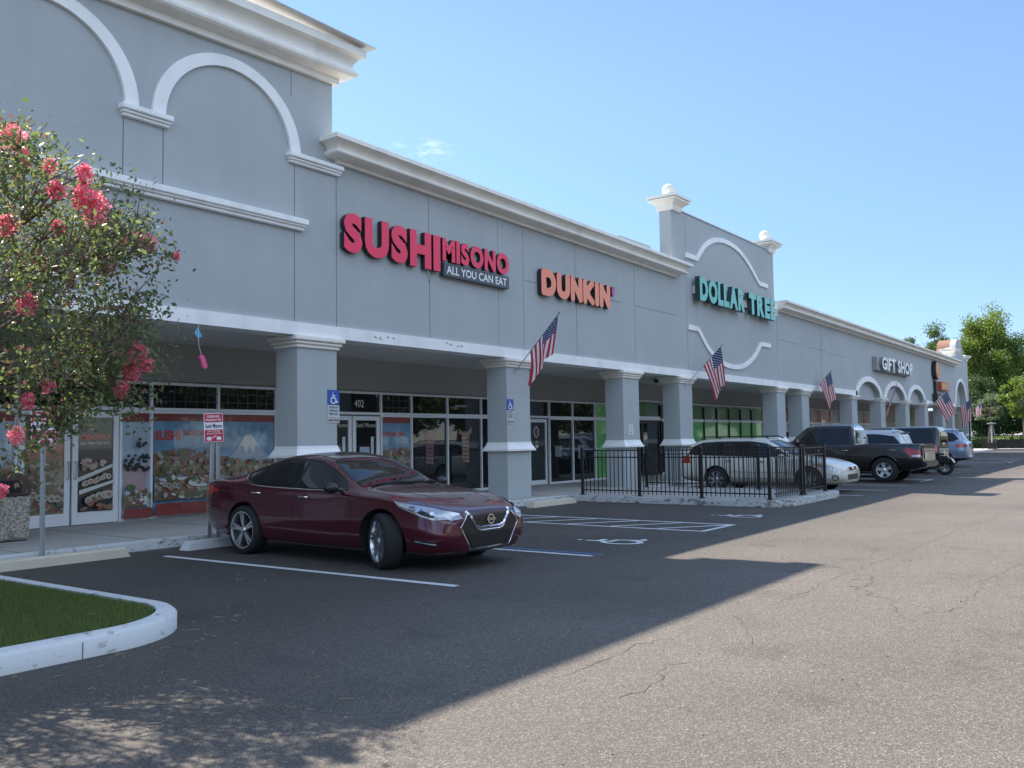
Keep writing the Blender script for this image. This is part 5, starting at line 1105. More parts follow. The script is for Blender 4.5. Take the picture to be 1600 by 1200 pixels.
c.patch('rear_window', [(3.52, -.46), (3.50, 0), (3.52, .46), (4.12, .58), (4.18, 0), (4.12, -.58)], 'top', M_TINT, .006, sp=.06)
for a, b in ((-.60, .10), (.08, .62)):
    pts = []
    for t in np.linspace(0, 1, 7): l_, n_ = c.hit(1.46+.07*t*(1-t)*2, a+(b-a)*t, 'top'); pts.append(l_+n_*(.018))
    e = MB(); e.tube(pts, .009, 6); e.build('wiper', M_TRIMB, c.root)
c.mirror(1.74, .87, .99, M_TRIMB); c.handles([(2.36, .845), (3.38, .875)], M_CHROME)
l_, n_ = c.hit(1.28, .52, 'side', -1)
for sx, st in ((.97, rad(-24)), (3.745, 0)):
    for sd_ in (1, -1): c.wheel(sx, .83, .345, .23, 5, st, sd_=sd_, rimf=.77)
c.place(9.02, 9.44, rad(-90-2.5), (1.03, 1.0, 1.0))

def side_glass(c, outline, panes, sd_s=(1, -1), trim=True):
    for sd_ in sd_s:
        if trim: c.patch('window_trim', outline, 'side', M_TRIMB, .004, sd_)
        for P in panes: c.patch('side_window', P, 'side', M_TINT, .009, sd_)
# silver station wagon
rows = [(0.0, .55, .30, .66, .48, .62, .60, .50, .68, .70), (.07, .66, .24, .76, .48, .72, .64, .60, .73, .755), (.25, .76, .22, .84, .52, .80, .74, .68, .80, .83), (.6, .80, .22, .875, .6, .84, .85, .72, .90, .93), (1.15, .81, .22, .885, .62, .85, .92, .72, .97, 1.01), (1.35, .81, .22, .885, .62, .85, .93, .72, 1.02, 1.06),
        (1.75, .81, .22, .885, .62, .84, .95, .66, 1.24, 1.28), (2.15, .81, .22, .885, .62, .84, .96, .60, 1.42, 1.47), (2.6, .81, .22, .885, .62, .84, .97, .585, 1.475, 1.525), (3.5, .81, .22, .885, .64, .84, .99, .58, 1.475, 1.525), (4.1, .81, .24, .88, .66, .83, 1.0, .58, 1.45, 1.50), (4.45, .79, .27, .865, .68, .82, 1.0, .58, 1.35, 1.40), (4.68, .76, .30, .84, .70, .80, .99, .64, 1.12, 1.16), (4.78, .70, .36, .78, .70, .74, .92, .62, 1.0, 1.02)]
sil = paint('champagne_paint', (.66, .66, .60), metal=.05, rough=.35)
c = Car('station_wagon', 'car', 'pale silver station wagon with beige lower cladding parked behind the patio fence', 4.78, rows, [(.92, .335, .885), (3.59, .335, .885)], sil, lower=mat('beige_cladding', (.42, .39, .31), .6), lower_z=.40)
side_glass(c, [(1.45, .985), (1.75, 1.17), (2.15, 1.36), (2.6, 1.425), (3.5, 1.43), (4.1, 1.40), (4.4, 1.28), (4.50, 1.09), (4.3, 1.03), (3.0, 1.0), (2.0, .985)],
           [[(1.62, 1.0), (1.85, 1.17), (2.2, 1.345), (2.42, 1.385), (2.45, 1.005)], [(2.52, 1.005), (2.50, 1.39), (3.35, 1.40), (3.38, 1.02)], [(3.46, 1.03), (3.44, 1.40), (4.05, 1.375), (4.32, 1.26), (4.42, 1.10), (4.25, 1.05)]])
for sd_ in (1, -1):
    for P in ([(1.35, .95), (1.33, .6), (1.38, .36)], [(2.47, .98), (2.47, .36)], [(3.40, 1.0), (3.36, .75), (3.15, .45)]): c.strip('door_seam', P, 'side', M_WELL, .008, .0015, sd_)
    c.strip('side_moulding', [(1.4, .56), (2.4, .55), (3.1, .56)], 'side', mat('beige_cladding', (.42, .39, .31), .6), .035, .008, sd_)
    h = c.patch('headlight', [(.16, .62), (.34, .735), (.66, .80), (.78, .78), (.55, .69), (.25, .60)], 'side', M_LAMP, .006, sd_, sp=.03); c.patch('turn_signal', [(.60, .775), (.70, .795), (.78, .782), (.62, .73), (.54, .70)], 'side', M_AMB, .010, sd_, h, sp=.03)
    f_ = c.patch('fog_lamp', [(.16+.09*math.cos(t)+.06, .42+.075*math.sin(t)) for t in np.linspace(0, 6.28, 16, endpoint=False)], 'side', M_TRIMB, .006, sd_, sp=.03)
    c.patch('lamp_lens', [(.16+.065*math.cos(t)+.06, .42+.055*math.sin(t)) for t in np.linspace(0, 6.28, 14, endpoint=False)], 'side', M_LAMP, .010, sd_, f_, sp=.03)
    c.patch('tail_light', [(4.40, .80), (4.45, 1.06), (4.66, 1.0), (4.70, .80)], 'side', M_TAIL, .006, sd_, sp=.04)
    e = MB(); e.tube([(2.39-2.1, sd_*.56, 1.50), (2.39-2.25, sd_*.56, 1.565), (2.39-4.0, sd_*.56, 1.565), (2.39-4.15, sd_*.56, 1.50)], .018, 8); e.build('roof_rail', M_TRIMB, c.root)
for sx in (2.7, 3.6): c.box_part('roof_bar', sx, sx+.05, -.56, .56, 1.55, 1.575, M_TRIMB)
c.patch('grille', [(-.30, .60), (-.34, .70), (.34, .70), (.30, .60)], 'front', M_TRIMB, .006, sp=.03); c.strip('grille_outline', [(-.31, .60), (-.35, .705), (.35, .705), (.31, .60), (-.31, .60)], 'front', M_CHROME, .012, .009)
e = MB(); e.lathe([(0, .0), (.05, 0), (.055, -.01)], 20, axis='x'); e.v = [(a, b*1.5, z) for a, b, z in e.v]; em = e.build('emblem', M_CHROME, c.root); l_, n_ = c.hit(0, .655, 'front'); em.location = l_+Vector((.02, 0, 0))
c.patch('lower_grille', [(-.42, .36), (-.45, .50), (.45, .50), (.42, .36)], 'front', M_TRIMB, .006, sp=.04)
c.patch('windshield', [(1.34, -.68), (1.28, 0), (1.34, .68), (2.12, .52), (2.06, 0), (2.12, -.52)], 'top', M_TINT, .006, sp=.05); c.patch('rear_window', [(-.5, 1.08), (-.48, 1.36), (.48, 1.36), (.5, 1.08)], 'rear', M_TINT, .006)
c.mirror(1.62, .83, 1.02, sil); c.handles([(2.18, .84), (3.12, .86)], M_TRIMB)
for sx in (.92, 3.59):
    for sd_ in (1, -1): c.wheel(sx, .79, .335, .20, 7, style='single', sd_=sd_)
c.place(25.5, 9.55, rad(-91), (1.01, 1, 1.0))

# black pickup
rows = [(0.0, .72, .42, .84, .60, .82, .80, .66, .98, 1.0), (.08, .80, .36, .92, .60, .90, .84, .74, 1.06, 1.09), (.3, .86, .34, .99, .7, .95, .95, .78, 1.12, 1.16), (1.0, .88, .34, 1.01, .75, .97, 1.05, .80, 1.18, 1.23), (1.45, .88, .34, 1.01, .75, .97, 1.07, .80, 1.22, 1.27),
        (1.85, .88, .34, 1.01, .75, .96, 1.16, .72, 1.60, 1.65), (2.2, .88, .34, 1.01, .75, .96, 1.17, .68, 1.84, 1.89), (2.7, .88, .34, 1.01, .75, .96, 1.18, .67, 1.88, 1.935), (3.55, .88, .34, 1.01, .75, .96, 1.18, .68, 1.86, 1.915), (3.66, .88, .34, 1.01, .75, .96, 1.18, .72, 1.70, 1.74), (3.72, .88, .34, 1.01, .75, .96, 1.18, .92, 1.24, 1.245), (4.4, .88, .34, 1.01, .75, .96, 1.18, .925, 1.24, 1.242), (5.3, .88, .40, 1.01, .75, .95, 1.17, .93, 1.24, 1.242), (5.68, .86, .46, .98, .75, .93, 1.17, .92, 1.24, 1.242), (5.76, .80, .50, .92, .75, .90, 1.15, .87, 1.22, 1.225)]
blk = paint('black_paint', (.016, .015, .014), metal=.1, rough=.2)
c = Car('pickup_truck', 'pickup truck', 'black crew cab pickup truck with its tail toward the drive', 5.76, rows, [(.95, .405, 1.0), (4.62, .405, 1.0)], blk)
side_glass(c, [(1.80, 1.25), (2.05, 1.55), (2.35, 1.77), (2.7, 1.80), (3.5, 1.78), (3.58, 1.27), (2.6, 1.225)], [[(1.98, 1.26), (2.15, 1.53), (2.4, 1.74), (2.66, 1.765), (2.68, 1.25)], [(2.78, 1.255), (2.76, 1.765), (3.42, 1.745), (3.48, 1.285)]])
for sd_ in (1, -1):
    for P in ([(2.72, 1.22), (2.72, .45)], [(3.62, 1.24), (3.62, .45)], [(1.68, 1.20), (1.66, .45)]): c.strip('door_seam', P, 'side', M_WELL, .01, .0015, sd_)
    c.strip('arch_flare', [(4.62+.47*math.cos(t), .42+.47*math.sin(t)) for t in np.linspace(-.1, 3.24, 20)], 'side', blk, .05, .010, sd_); c.strip('arch_flare', [(.95+.47*math.cos(t), .42+.47*math.sin(t)) for t in np.linspace(-.1, 3.24, 20)], 'side', blk, .05, .010, sd_)
    tl = c.patch('tail_light', [(5.22, 1.05), (5.30, 1.13), (5.70, 1.03), (5.74, .80), (5.42, .82)], 'side', M_TAIL, .008, sd_, sp=.04); c.patch('reverse_lamp', [(5.45, .88), (5.70, .90), (5.72, .83), (5.46, .84)], 'side', M_LAMP, .012, sd_, tl, sp=.04)
    c.strip('bed_rail', [(3.75, 1.225), (5.7, 1.215)], 'side', M_TRIMB, .04, .006, sd_)
    c.patch('headlight', [(.12, .85), (.14, 1.02), (.5, 1.06), (.45, .92)], 'side', M_LAMP, .006, sd_)
    v_ = MB(); flat_text(v_, 'TRD', 0, .20, 0, .055, 0, 0, .02); l_, n_ = c.hit(4.98, 1.06, 'side', sd_)
    v_.v = [((-a if sd_ > 0 else a)+(2.88-(4.78 if sd_ > 0 else 5.0)), sd_*(abs(l_.y)+.006), 1.03+b) for a, q, b in v_.v]; v_.build('side_lettering', mat('decal_grey', (.3, .31, .33), .4), c.root)
c.patch('windshield', [(1.50, -.78), (1.42, 0), (1.50, .78), (2.16, .60), (2.10, 0), (2.16, -.60)], 'top', M_TINT, .006, sp=.06); c.patch('rear_window', [(-.60, 1.30), (-.56, 1.72), (.56, 1.72), (.60, 1.30)], 'rear', M_TINT, .01)
c.patch('bed_liner', [(3.82, -.82), (3.82, .82), (5.64, .82), (5.64, -.82)], 'top', M_WELL, .004, sp=.1)
c.patch('tailgate', [(-.72, .72), (-.74, 1.18), (.74, 1.18), (.72, .72)], 'rear', blk, .008); e = c.box_part('rear_bumper', 5.70, 5.86, -.90, .90, .50, .68, M_TRIMB, .04); c.box_part('bumper_step', 5.72, 5.84, -.5, .5, .681, .70, M_TRIMB, .004, e); pl_ = c.box_part('number_plate', 5.775, 5.785, .42, .72, .80, .96, M_PLATE, .002); e.name = 'rear_bumper'
e = MB(); flat_text(e, 'GATOR', 0, .26, 0, .06, 0, 0, .01, lambda a, b: (2.88-5.79, .72-.02-a-0, .85+b)) if False else None
c.box_part('tow_hitch', 5.7, 5.98, -.04, .04, .40, .48, M_TRIMB, .008); c.mirror(1.95, .99, 1.33, blk, sz=(.12, .26, .24)); c.handles([(2.45, 1.03), (3.32, 1.04)], M_CHROME)
for sx in (.95, 4.62):
    for sd_ in (1, -1): c.wheel(sx, .88, .405, .27, 5, style='single', sd_=sd_, m=mat('bright_alloy', (.75, .76, .78), .25, metal=.7), rimf=.60)
c.place(31.75, 9.42, rad(90), (1.03, 1, 1.0))

# sport utility vehicles
def suv_rows(L, h, w, belt=1.02, boxy=0):
    k = w/1.9; f = L/4.7; t = h-.06; rr = .62+.08*boxy
    tail = [(4.3*f, .82*k, .28, .95*k, .7, .90*k, belt+.04, rr*k, t-.04, h-.04), (4.52*f, .80*k, .32, .92*k, .72, .88*k, belt+.03, (rr+.02)*k, belt+.26, belt+.30), (4.64*f, .78*k, .36, .88*k, .74, .84*k, belt, .72*k, belt+.06, belt+.08), (4.7*f, .70*k, .42, .80*k, .74, .76*k, belt-.08, .66*k, belt, belt+.01)]
    if boxy: tail = [(4.5*f, .84*k, .30, .95*k, .7, .92*k, belt+.02, (rr)*k, t, h-.01), (4.62*f, .82*k, .36, .93*k, .7, .90*k, belt+.02, rr*k, t-.04, h-.05), (4.7*f, .78*k, .42, .90*k, .7, .87*k, belt, (rr+.02)*k, t-.18, h-.2)]
    return [(0.0, .60*k, .34, .72*k, .55, .70*k, .74, .56*k, .86, .88), (.08, .70*k, .28, .84*k, .55, .82*k, .80, .66*k, .93, .96), (.3*f, .80*k, .26, .93*k, .62, .89*k, .90, .72*k, 1.0, 1.04), (.9*f, .84*k, .25, .95*k, .66, .91*k, .97, .76*k, 1.06, 1.10), (1.3*f, .84*k, .25, .95*k, .66, .91*k, .99, .76*k, 1.11, 1.15),
            (1.7*f, .84*k, .25, .95*k, .66, .90*k, belt, .70*k, belt+.40, belt+.44), (2.05*f, .84*k, .25, .95*k, .66, .90*k, belt, (rr+.02)*k, t-.06, h-.07), (2.5*f, .84*k, .25, .95*k, .66, .90*k, belt, rr*k, t, h), (3.6*f, .84*k, .26, .95*k, .68, .90*k, belt+.02, rr*k, t, h)]+tail
def suv(label, mp, L, h, w, belt, x, y, face, boxy=0, tall_lamp=False, r=.37):
    k = L/4.7; c = Car('sport_utility', 'suv', label, L, suv_rows(L, h, w, belt, boxy), [(.93*k, r, w/2*.95), (3.72*k, r, w/2*.95)], mp, lower_z=.42)
    t = h-.13
    if boxy: side_glass(c, [(1.6*k, belt+.05), (2.05*k, t), (4.45*k, t), (4.5*k, belt+.06)], [[(1.8*k, belt+.07), (2.12*k, t-.03), (2.6*k, t-.03), (2.6*k, belt+.07)], [(2.7*k, belt+.07), (2.7*k, t-.03), (3.45*k, t-.03), (3.45*k, belt+.07)], [(3.56*k, belt+.07), (3.56*k, t-.03), (4.38*k, t-.03), (4.42*k, belt+.08)]])
    else:
        side_glass(c, [(1.55*k, belt+.04), (2.05*k, t-.02), (2.6*k, t+.02), (3.6*k, t), (4.15*k, t-.08), (4.38*k, belt+.20), (4.15*k, belt+.10), (3.5*k, belt+.05)], [[(1.72*k, belt+.06), (2.12*k, t-.05), (2.55*k, t-.02), (2.55*k, belt+.06)], [(2.64*k, belt+.06), (2.64*k, t-.02), (3.45*k, t-.03), (3.45*k, belt+.07)], [(3.54*k, belt+.08), (3.54*k, t-.03), (4.08*k, t-.1), (4.28*k, belt+.22), (4.1*k, belt+.13)]])
        for sd_ in (1, -1): c.strip('chrome_trim', [(1.6*k, belt+.03), (3.5*k, belt+.035), (4.15*k, belt+.085), (4.41*k, belt+.20), (4.18*k, t-.06)], 'side', M_CHROME, .02, .012, sd_)
    hw = w/2
    for sd_ in (1, -1):
        for P in ([(1.35*k, belt-.03), (1.36*k, .4)], [(2.6*k, belt), (2.6*k, .4)], [(3.5*k, belt), (3.42*k, .7), (3.25*k, .45)]): c.strip('door_seam', P, 'side', M_WELL, .01, .0015, sd_)
        if tall_lamp: c.patch('tail_light', [(4.46*k, belt-.25), (4.46*k, belt+.0), (4.66*k, belt), (4.66*k, belt-.25)], 'side', M_TAIL, .008, sd_)
        else: c.patch('tail_light', [(4.18*k, belt-.09), (4.32*k, belt-.01), (4.66*k, belt-.0), (4.66*k, belt-.16), (4.35*k, belt-.17)], 'side', M_TAIL, .008, sd_, sp=.04)
        c.patch('headlight', [(.14, .80), (.2, .90), (.62*k, .95), (.5*k, .84)], 'side', M_LAMP, .006, sd_)
        if not boxy: e = MB(); e.tube([(L/2-2.0*k, sd_*hw*.60, h-.05), (L/2-2.2*k, sd_*hw*.60, h+.01), (L/2-4.0*k, sd_*hw*.60, h+.005), (L/2-4.2*k, sd_*hw*.60, h-.06)], .02, 8); e.build('roof_rail', M_ALU, c.root)
    c.patch('windshield', [(1.32*k, -.72*hw/.95), (1.25*k, 0), (1.32*k, .72*hw/.95), (2.02*k, .56*hw/.95), (1.96*k, 0), (2.02*k, -.56*hw/.95)], 'top', M_TINT, .006, sp=.07)
    c.patch('rear_window', [(-.58, belt+.10), (-.54, t-(0 if boxy else .06)), (.54, t-(0 if boxy else .06)), (.58, belt+.10)], 'rear', M_TINT, .01)
    c.strip('bumper_trim', [(-.7*hw, .52), (.7*hw, .52)], 'rear', M_CHROME, .03, .01); c.box_part('number_plate', L+.0, L+.012, -.15, .15, .74, .88, M_PLATE, .002)
    if not boxy:
        e = MB(); e.add([(L/2-4.05*k, -.55, h-.03), (L/2-4.05*k, .55, h-.03), (L/2-4.48*k, .52, h-.07), (L/2-4.48*k, -.52, h-.07), (L/2-4.1*k, -.55, h-.07), (L/2-4.1*k, .55, h-.07), (L/2-4.45*k, .52, h-.10), (L/2-4.45*k, -.52, h-.10)], [(0, 1, 2, 3), (4, 7, 6, 5), (0, 4, 5, 1), (1, 5, 6, 2), (2, 6, 7, 3), (3, 7, 4, 0)]); e.build('roof_spoiler', mp, c.root)
        e = MB(); e.add([(L/2-3.85*k, -.02, h-.01), (L/2-3.85*k, .02, h-.01), (L/2-4.02*k, .012, h+.09), (L/2-4.06*k, 0, h-.02)], [(0, 1, 2), (1, 3, 2), (3, 0, 2), (0, 3, 1)]); e.build('antenna_fin', mp, c.root)
    c.mirror(1.75*k, hw*.93, belt+.05, mp); c.handles([(2.3*k, belt-.1), (3.2*k, belt-.09)], mp)
    for sx in (.93*k, 3.72*k):
        for sd_ in (1, -1): c.wheel(sx, hw-.14, r, .23, 5, sd_=sd_)
    c.place(x, y, face, (1.03, 1, 1)); return c
suv('light silver crossover parked nose in behind the black pickup', paint('silver_paint', (.60, .62, .66), metal=.15), 4.6, 1.70, 1.86, 1.03, 35.2, 10.0, rad(90))
suv('dark green boxy utility vehicle with tall square side windows', paint('dark_green_paint', (.012, .02, .018), metal=.2), 4.75, 1.86, 1.92, 1.10, 38.9, 9.8, rad(90), boxy=1, tall_lamp=True)
suv('blue grey luxury crossover with a red wrap-around tail lamp', paint('blue_grey_paint', (.22, .29, .41), metal=.25), 4.9, 1.77, 1.96, 1.08, 46.3, 10.15, rad(91))
# cream van across the drive, seen only mirrored in the shop glass
suv('pale cream utility vehicle across the drive behind the photographer', paint('cream_paint', (.55, .53, .42), metal=.1), 4.8, 1.9, 1.95, 1.10, 3.4, -9.5, rad(90), boxy=1)

# motorcycle
def motorcycle():
    r = empty('motorcycle', (0, 0, 0), label='black cruiser motorcycle parked between the pickup and the boxy vehicle', cat='motorcycle')
    for x in (-.78, .80):
        o = MB(); o.lathe([(0, -.05), (.05, -.05), (.05, .05), (0, .05)], 12, axis='y'); w_ = o.build('wheel', M_STEEL, r); w_.location = (x, 0, .33)
        t = MB(); R_ = .27; n = 36
        for k in range(n): pass
        t.lathe([(.27+.06*math.cos(rad(a)), .065*math.sin(rad(a))) for a in range(-180, 181, 24)], 36, axis='y'); t.build('tyre', M_RUB, w_, smooth=True)
        s_ = MB(); s_.lathe([(.235, -.04), (.215, 0), (.235, .04)], 36, axis='y')
        for k in range(12): a = k*math.pi/6; s_.tube([(math.cos(a)*.04, .03*(-1)**k, math.sin(a)*.04), (math.cos(a+.2)*.22, 0, math.sin(a+.2)*.22)], .006, 5)
        s_.build('rim', M_CHROME, w_, smooth=True)
    m = MB(); m.tube([(.80, .1, .33), (.55, .09, .85), (.48, .08, 1.0)], .028, 8); m.tube([(.80, -.1, .33), (.55, -.09, .85), (.48, -.08, 1.0)], .028, 8); m.build('front_fork', M_CHROME, r, smooth=True)
    m = MB(); m.tube([(.30, .40, 1.06), (.42, .28, 1.08), (.50, .08, 1.0), (.50, -.08, 1.0), (.42, -.28, 1.08), (.30, -.40, 1.06)], .015, 8); m.build('handlebar', M_CHROME, r, smooth=True)
    for s_ in (1, -1): m = MB(); m.tube([(.38, s_*.35, 1.07), (.40, s_*.37, 1.22)], .008, 6); m.lathe([(0, -.01), (.06, -.01), (.06, .01), (0, .01)], 14, (.40, s_*.37, 1.26), 'x'); m.build('wing_mirror', M_TRIMB, r)
    m = MB(); m.lathe([(0, -.10), (.06, -.09), (.10, -.03), (.11, .05), (.10, .07), (0, .07)], 18, (.66, 0, .88), 'x'); m.build('headlight', M_CHROME, r, smooth=True)
    def blob(name, c, s_, mt):
        m = MB(); m.lathe([(math.sin(rad(a)), -math.cos(rad(a))) for a in range(0, 181, 15)], 20); m.v = [(c[0]+a*s_[0], c[1]+b*s_[1], c[2]+d*s_[2]*(1 if d > 0 else .6)) for a, b, d in m.v]; return m.build(name, mt, r, smooth=True)
    blob('fuel_tank', (.22, 0, .80), (.32, .16, .15), blk); blob('seat', (-.22, 0, .70), (.32, .17, .09), M_TRIMB); blob('rear_seat', (-.60, 0, .78), (.20, .14, .07), M_TRIMB)
    m = MB(); m.box(-.22, .25, -.13, .13, .25, .55); e_ = m.build('engine', M_STEEL, r, bevel=.03); m = MB(); m.lathe([(.11, -.1), (.11, .1)], 16, (.1, 0, .60)); m.build('cylinder', M_CHROME, e_)
    m = MB(); m.tube([(.2, -.17, .35), (0, -.19, .25), (-.5, -.2, .26), (-1.0, -.2, .30)], [.03, .035, .05, .05], 10); m.build('exhaust', M_CHROME, r, smooth=True)
    for cx in (-.78, .80):
        m = MB(); A = np.linspace(20, 160, 12) if cx < 0 else np.linspace(35, 150, 12); m.strip([(cx+.39*math.cos(rad(a)), .33+.39*math.sin(rad(a))) for a in A], [(cx+.365*math.cos(rad(a)), .33+.365*math.sin(rad(a))) for a in A], -.09, .09); m.build('mudguard', blk, r)
    m = MB(); m.box(-1.02, -.45, .13, .33, .42, .72); m.build('pannier', M_TRIMB, r, bevel=.05); m = MB(); m.box(-1.02, -.45, -.33, -.13, .42, .72); m.build('pannier', M_TRIMB, r, bevel=.05)
    m = MB(); m.lathe([(0, -.02), (.05, -.02), (.05, .02), (0, .02)], 14, (-1.13, 0, .70), 'x'); m.build('tail_light', M_TAIL, r)
    m = MB(); m.tube([(.45, 0, .85), (-.05, 0, .68), (-.55, 0, .62), (-.78, .09, .33)], .02, 8); m.tube([(.45, 0, .8), (.3, 0, .3), (-.3, 0, .28)], .02, 8); m.build('frame', M_TRIMB, r)
    m = MB(); m.tube([(-.05, -.12, .3), (-.02, -.22, .0)], .012, 6); m.build('kickstand', M_TRIMB, r)
    return r
r = motorcycle(); r.location = (37.05, 7.75, 0); r.rotation_euler = (rad(0), 0, rad(80))

# ------------------------------------------------------------------ vegetation
def tree(name, label, cat, loc, h, ctr, rx, ry, rz, nleaf, size, lm, seed, trunk_r=.2, nclump=40, spread=.16, group=None, fork=.35, shape=.5, trunks=1, aspect=.5, twigs=0):
    rng = np.random.default_rng(seed); r = empty(name, loc, label=label, cat=cat)
    if group: r['group'] = group
    d = rng.normal(size=(nclump, 3)); d /= np.linalg.norm(d, axis=1)[:, None]; rad_ = rng.uniform(.25, 1, (nclump, 1))**shape; lump = 1+.22*np.sin(d[:, :1]*3.1+seed)*np.cos(d[:, 1:2]*4.3)
    C_ = np.array(ctr)+d*rad_*lump*np.array([rx, ry, rz])
    wts = rng.uniform(.5, 1.5, nclump); idx = rng.choice(nclump, nleaf, p=wts/wts.sum()); s_ = rng.uniform(.6, 1.35, nclump)[idx][:, None]
    g = rng.normal(size=(nleaf, 3)); g *= np.minimum(1, 1.75/np.linalg.norm(g, axis=1))[:, None]; g *= (np.abs(rng.normal(size=(nleaf, 1)))*.25+.75); P = C_[idx]+g*s_*spread*np.array([rx, ry, rz*.75])
    quads_mesh('crown', leaves_at(P, size, rng, aspect=aspect), lm, r)
    mb = MB()
    for t in range(trunks):
        b = Vector((rng.uniform(-.12, .12)*(trunks > 1), rng.uniform(-.12, .12)*(trunks > 1), -.05)); top = Vector(ctr)*fork+Vector((rng.uniform(-.1, .1)*rx, rng.uniform(-.1, .1)*ry, 0)); top.z = ctr[2]-rz*.55
        mb.tube([b, b.lerp(top, .5)+Vector((rng.uniform(-.1, .1), rng.uniform(-.1, .1), 0))*trunk_r*3, top], [trunk_r*1.15, trunk_r*.85, trunk_r*.7], 10)
        for k in range(t, nclump, trunks):
            if k % 2 and nclump > 60: continue
            e = Vector(C_[k]); m_ = top.lerp(e, .5)+Vector((rng.uniform(-.1, .1)*rx, rng.uniform(-.1, .1)*ry, -.06*rz)); mb.tube([top-Vector((0, 0, .05)), m_, e], [trunk_r*.42, trunk_r*.22, trunk_r*.06], 6)
    mb.build('trunk', M_BARK, r, smooth=True)
    if twigs:
        tb = MB()
        for c in C_:
            c = Vector(c)
            for _ in range(twigs):
                e = c+Vector(np.clip(rng.normal(size=3), -1.3, 1.3)*np.array([rx, ry, rz])*spread)+Vector((0, 0, .03)); tb.tube([c, c.lerp(e, .5)+Vector(rng.normal(size=3)*.02), e], [.007, .0045, .002], 4)
        tb.build('twigs', M_BARK, r)
    return r, C_
# crape myrtle on the island
T, CC = tree('crape_myrtle', 'pink flowering crape myrtle growing on the turf island', 'tree', (2.75, 7.95, .13), 4.4, (.40, -.15, 2.70), 1.58, 1.45, 1.34, 25000, .053, M_LEAF, 11, .05, 85, .15, shape=.55, trunks=4, fork=.3, aspect=.5, twigs=9)
rng = np.random.default_rng(5)
def panicle(c, s, m, lean=(0, 0, 0)):
    s = s*1.35; n = int(420*s/.2); d = rng.normal(size=(n, 3)); d /= np.linalg.norm(d, axis=1)[:, None]; P = np.array(c)+d*rng.uniform(.3, 1, (n, 1))*np.array([s*.55, s*.55, s*.8])*(1-.3*(d[:, 2:3] > .4))
    quads_mesh('flower_cluster', leaves_at(P, .024+.03*s, rng, aspect=.9), m, T)
# bloom positions in the tree's own frame: x, y, z, size, pale
FL = [(0.54, -0.65, 3.9, 0.17, 1), (0.6, -0.75, 3.74, 0.09, 1), (0.8, -0.75, 3.72, 0.08, 1), (0.98, -0.95, 3.66, 0.1, 0), (1.01, -1.05, 3.38, 0.17, 0), (0.96, -0.95, 3.47, 0.13, 0), (0.75, -0.95, 3.47, 0.11, 0), (0.92, -0.65, 3.25, 0.08, 0), (1.61, -0.85, 3.21, 0.11, 1), (1.57, -0.75, 3.26, 0.07, 1), (1.88, -0.85, 3.14, 0.05, 1), (0.4, -1.25, 2.51, 0.11, 0), (1.52, -0.85, 2.25, 0.12, 0), (1.52, -0.75, 2.11, 0.12, 0), (1.55, -0.95, 2.14, 0.08, 0), (0.67, -1.05, 1.91, 0.07, 0), (0.52, -1.05, 1.8, 0.08, 0), (1.43, -0.75, 1.94, 0.09, 0), (0.39, -1.15, 1.54, 0.08, 1), (1.39, -0.55, 2.98, 0.08, 0), (0.56, -0.55, 3.22, 0.12, 1), (1.08, -0.55, 2.83, 0.06, 0), (0.86, -0.45, 3.02, 0.07, 1), (1.39, -0.65, 3.05, 0.07, 1), (0.16, -1.45, 1.16, 0.06, 0), (0.32, -0.55, 3.28, 0.13, 1)]
ext = []
for px_, py_, pz_, s, k in FL:
    p = Vector((px_, py_, pz_)); panicle(p, s, M_PETAL2 if k else M_PETAL); ext.append(p)
# twigs that carry the outer blooms, with their own leaves
mb = MB(); LP = []
for p in ext:
    q = CC[np.argmin(np.linalg.norm(CC-np.array(p), axis=1))]; q = Vector(q).lerp(Vector((.4, -.1, 2.2)), .25); m_ = q.lerp(p, .55)+Vector((0, 0, .06)); mb.tube([q, m_, p], [.012, .008, .004], 5)
    for t in np.linspace(.05, 1, 60): LP.append(np.array(q.lerp(p, t))+rng.normal(size=3)*.075)
for p in ((1.8, -0.85, 3.07), (1.66, -0.85, 2.93), (1.64, -0.75, 2.4), (1.71, -0.75, 1.76), (1.58, -0.75, 1.67), (1.38, -0.85, 1.75), (1.1, -0.95, 1.74), (0.46, -1.15, 1.35), (0.37, -1.15, 1.28), (1.68, -0.75, 2.71), (1.1, -0.95, 1.84), (0.99, -0.95, 2.05)):
    p = Vector(p); q = Vector(CC[np.argmin(np.linalg.norm(CC-np.array(p), axis=1))]); mb.tube([q, q.lerp(p, .5)+Vector((0, 0, .04)), p], [.010, .006, .003], 5)
    for t in np.linspace(.0, 1.05, 110): LP.append(np.array(q.lerp(p, t))+rng.normal(size=3)*.085)
mb.build('outer_twigs', M_BARK, T); quads_mesh('outer_leaves', leaves_at(np.array(LP), .052, rng, aspect=.55), M_LEAF, T)

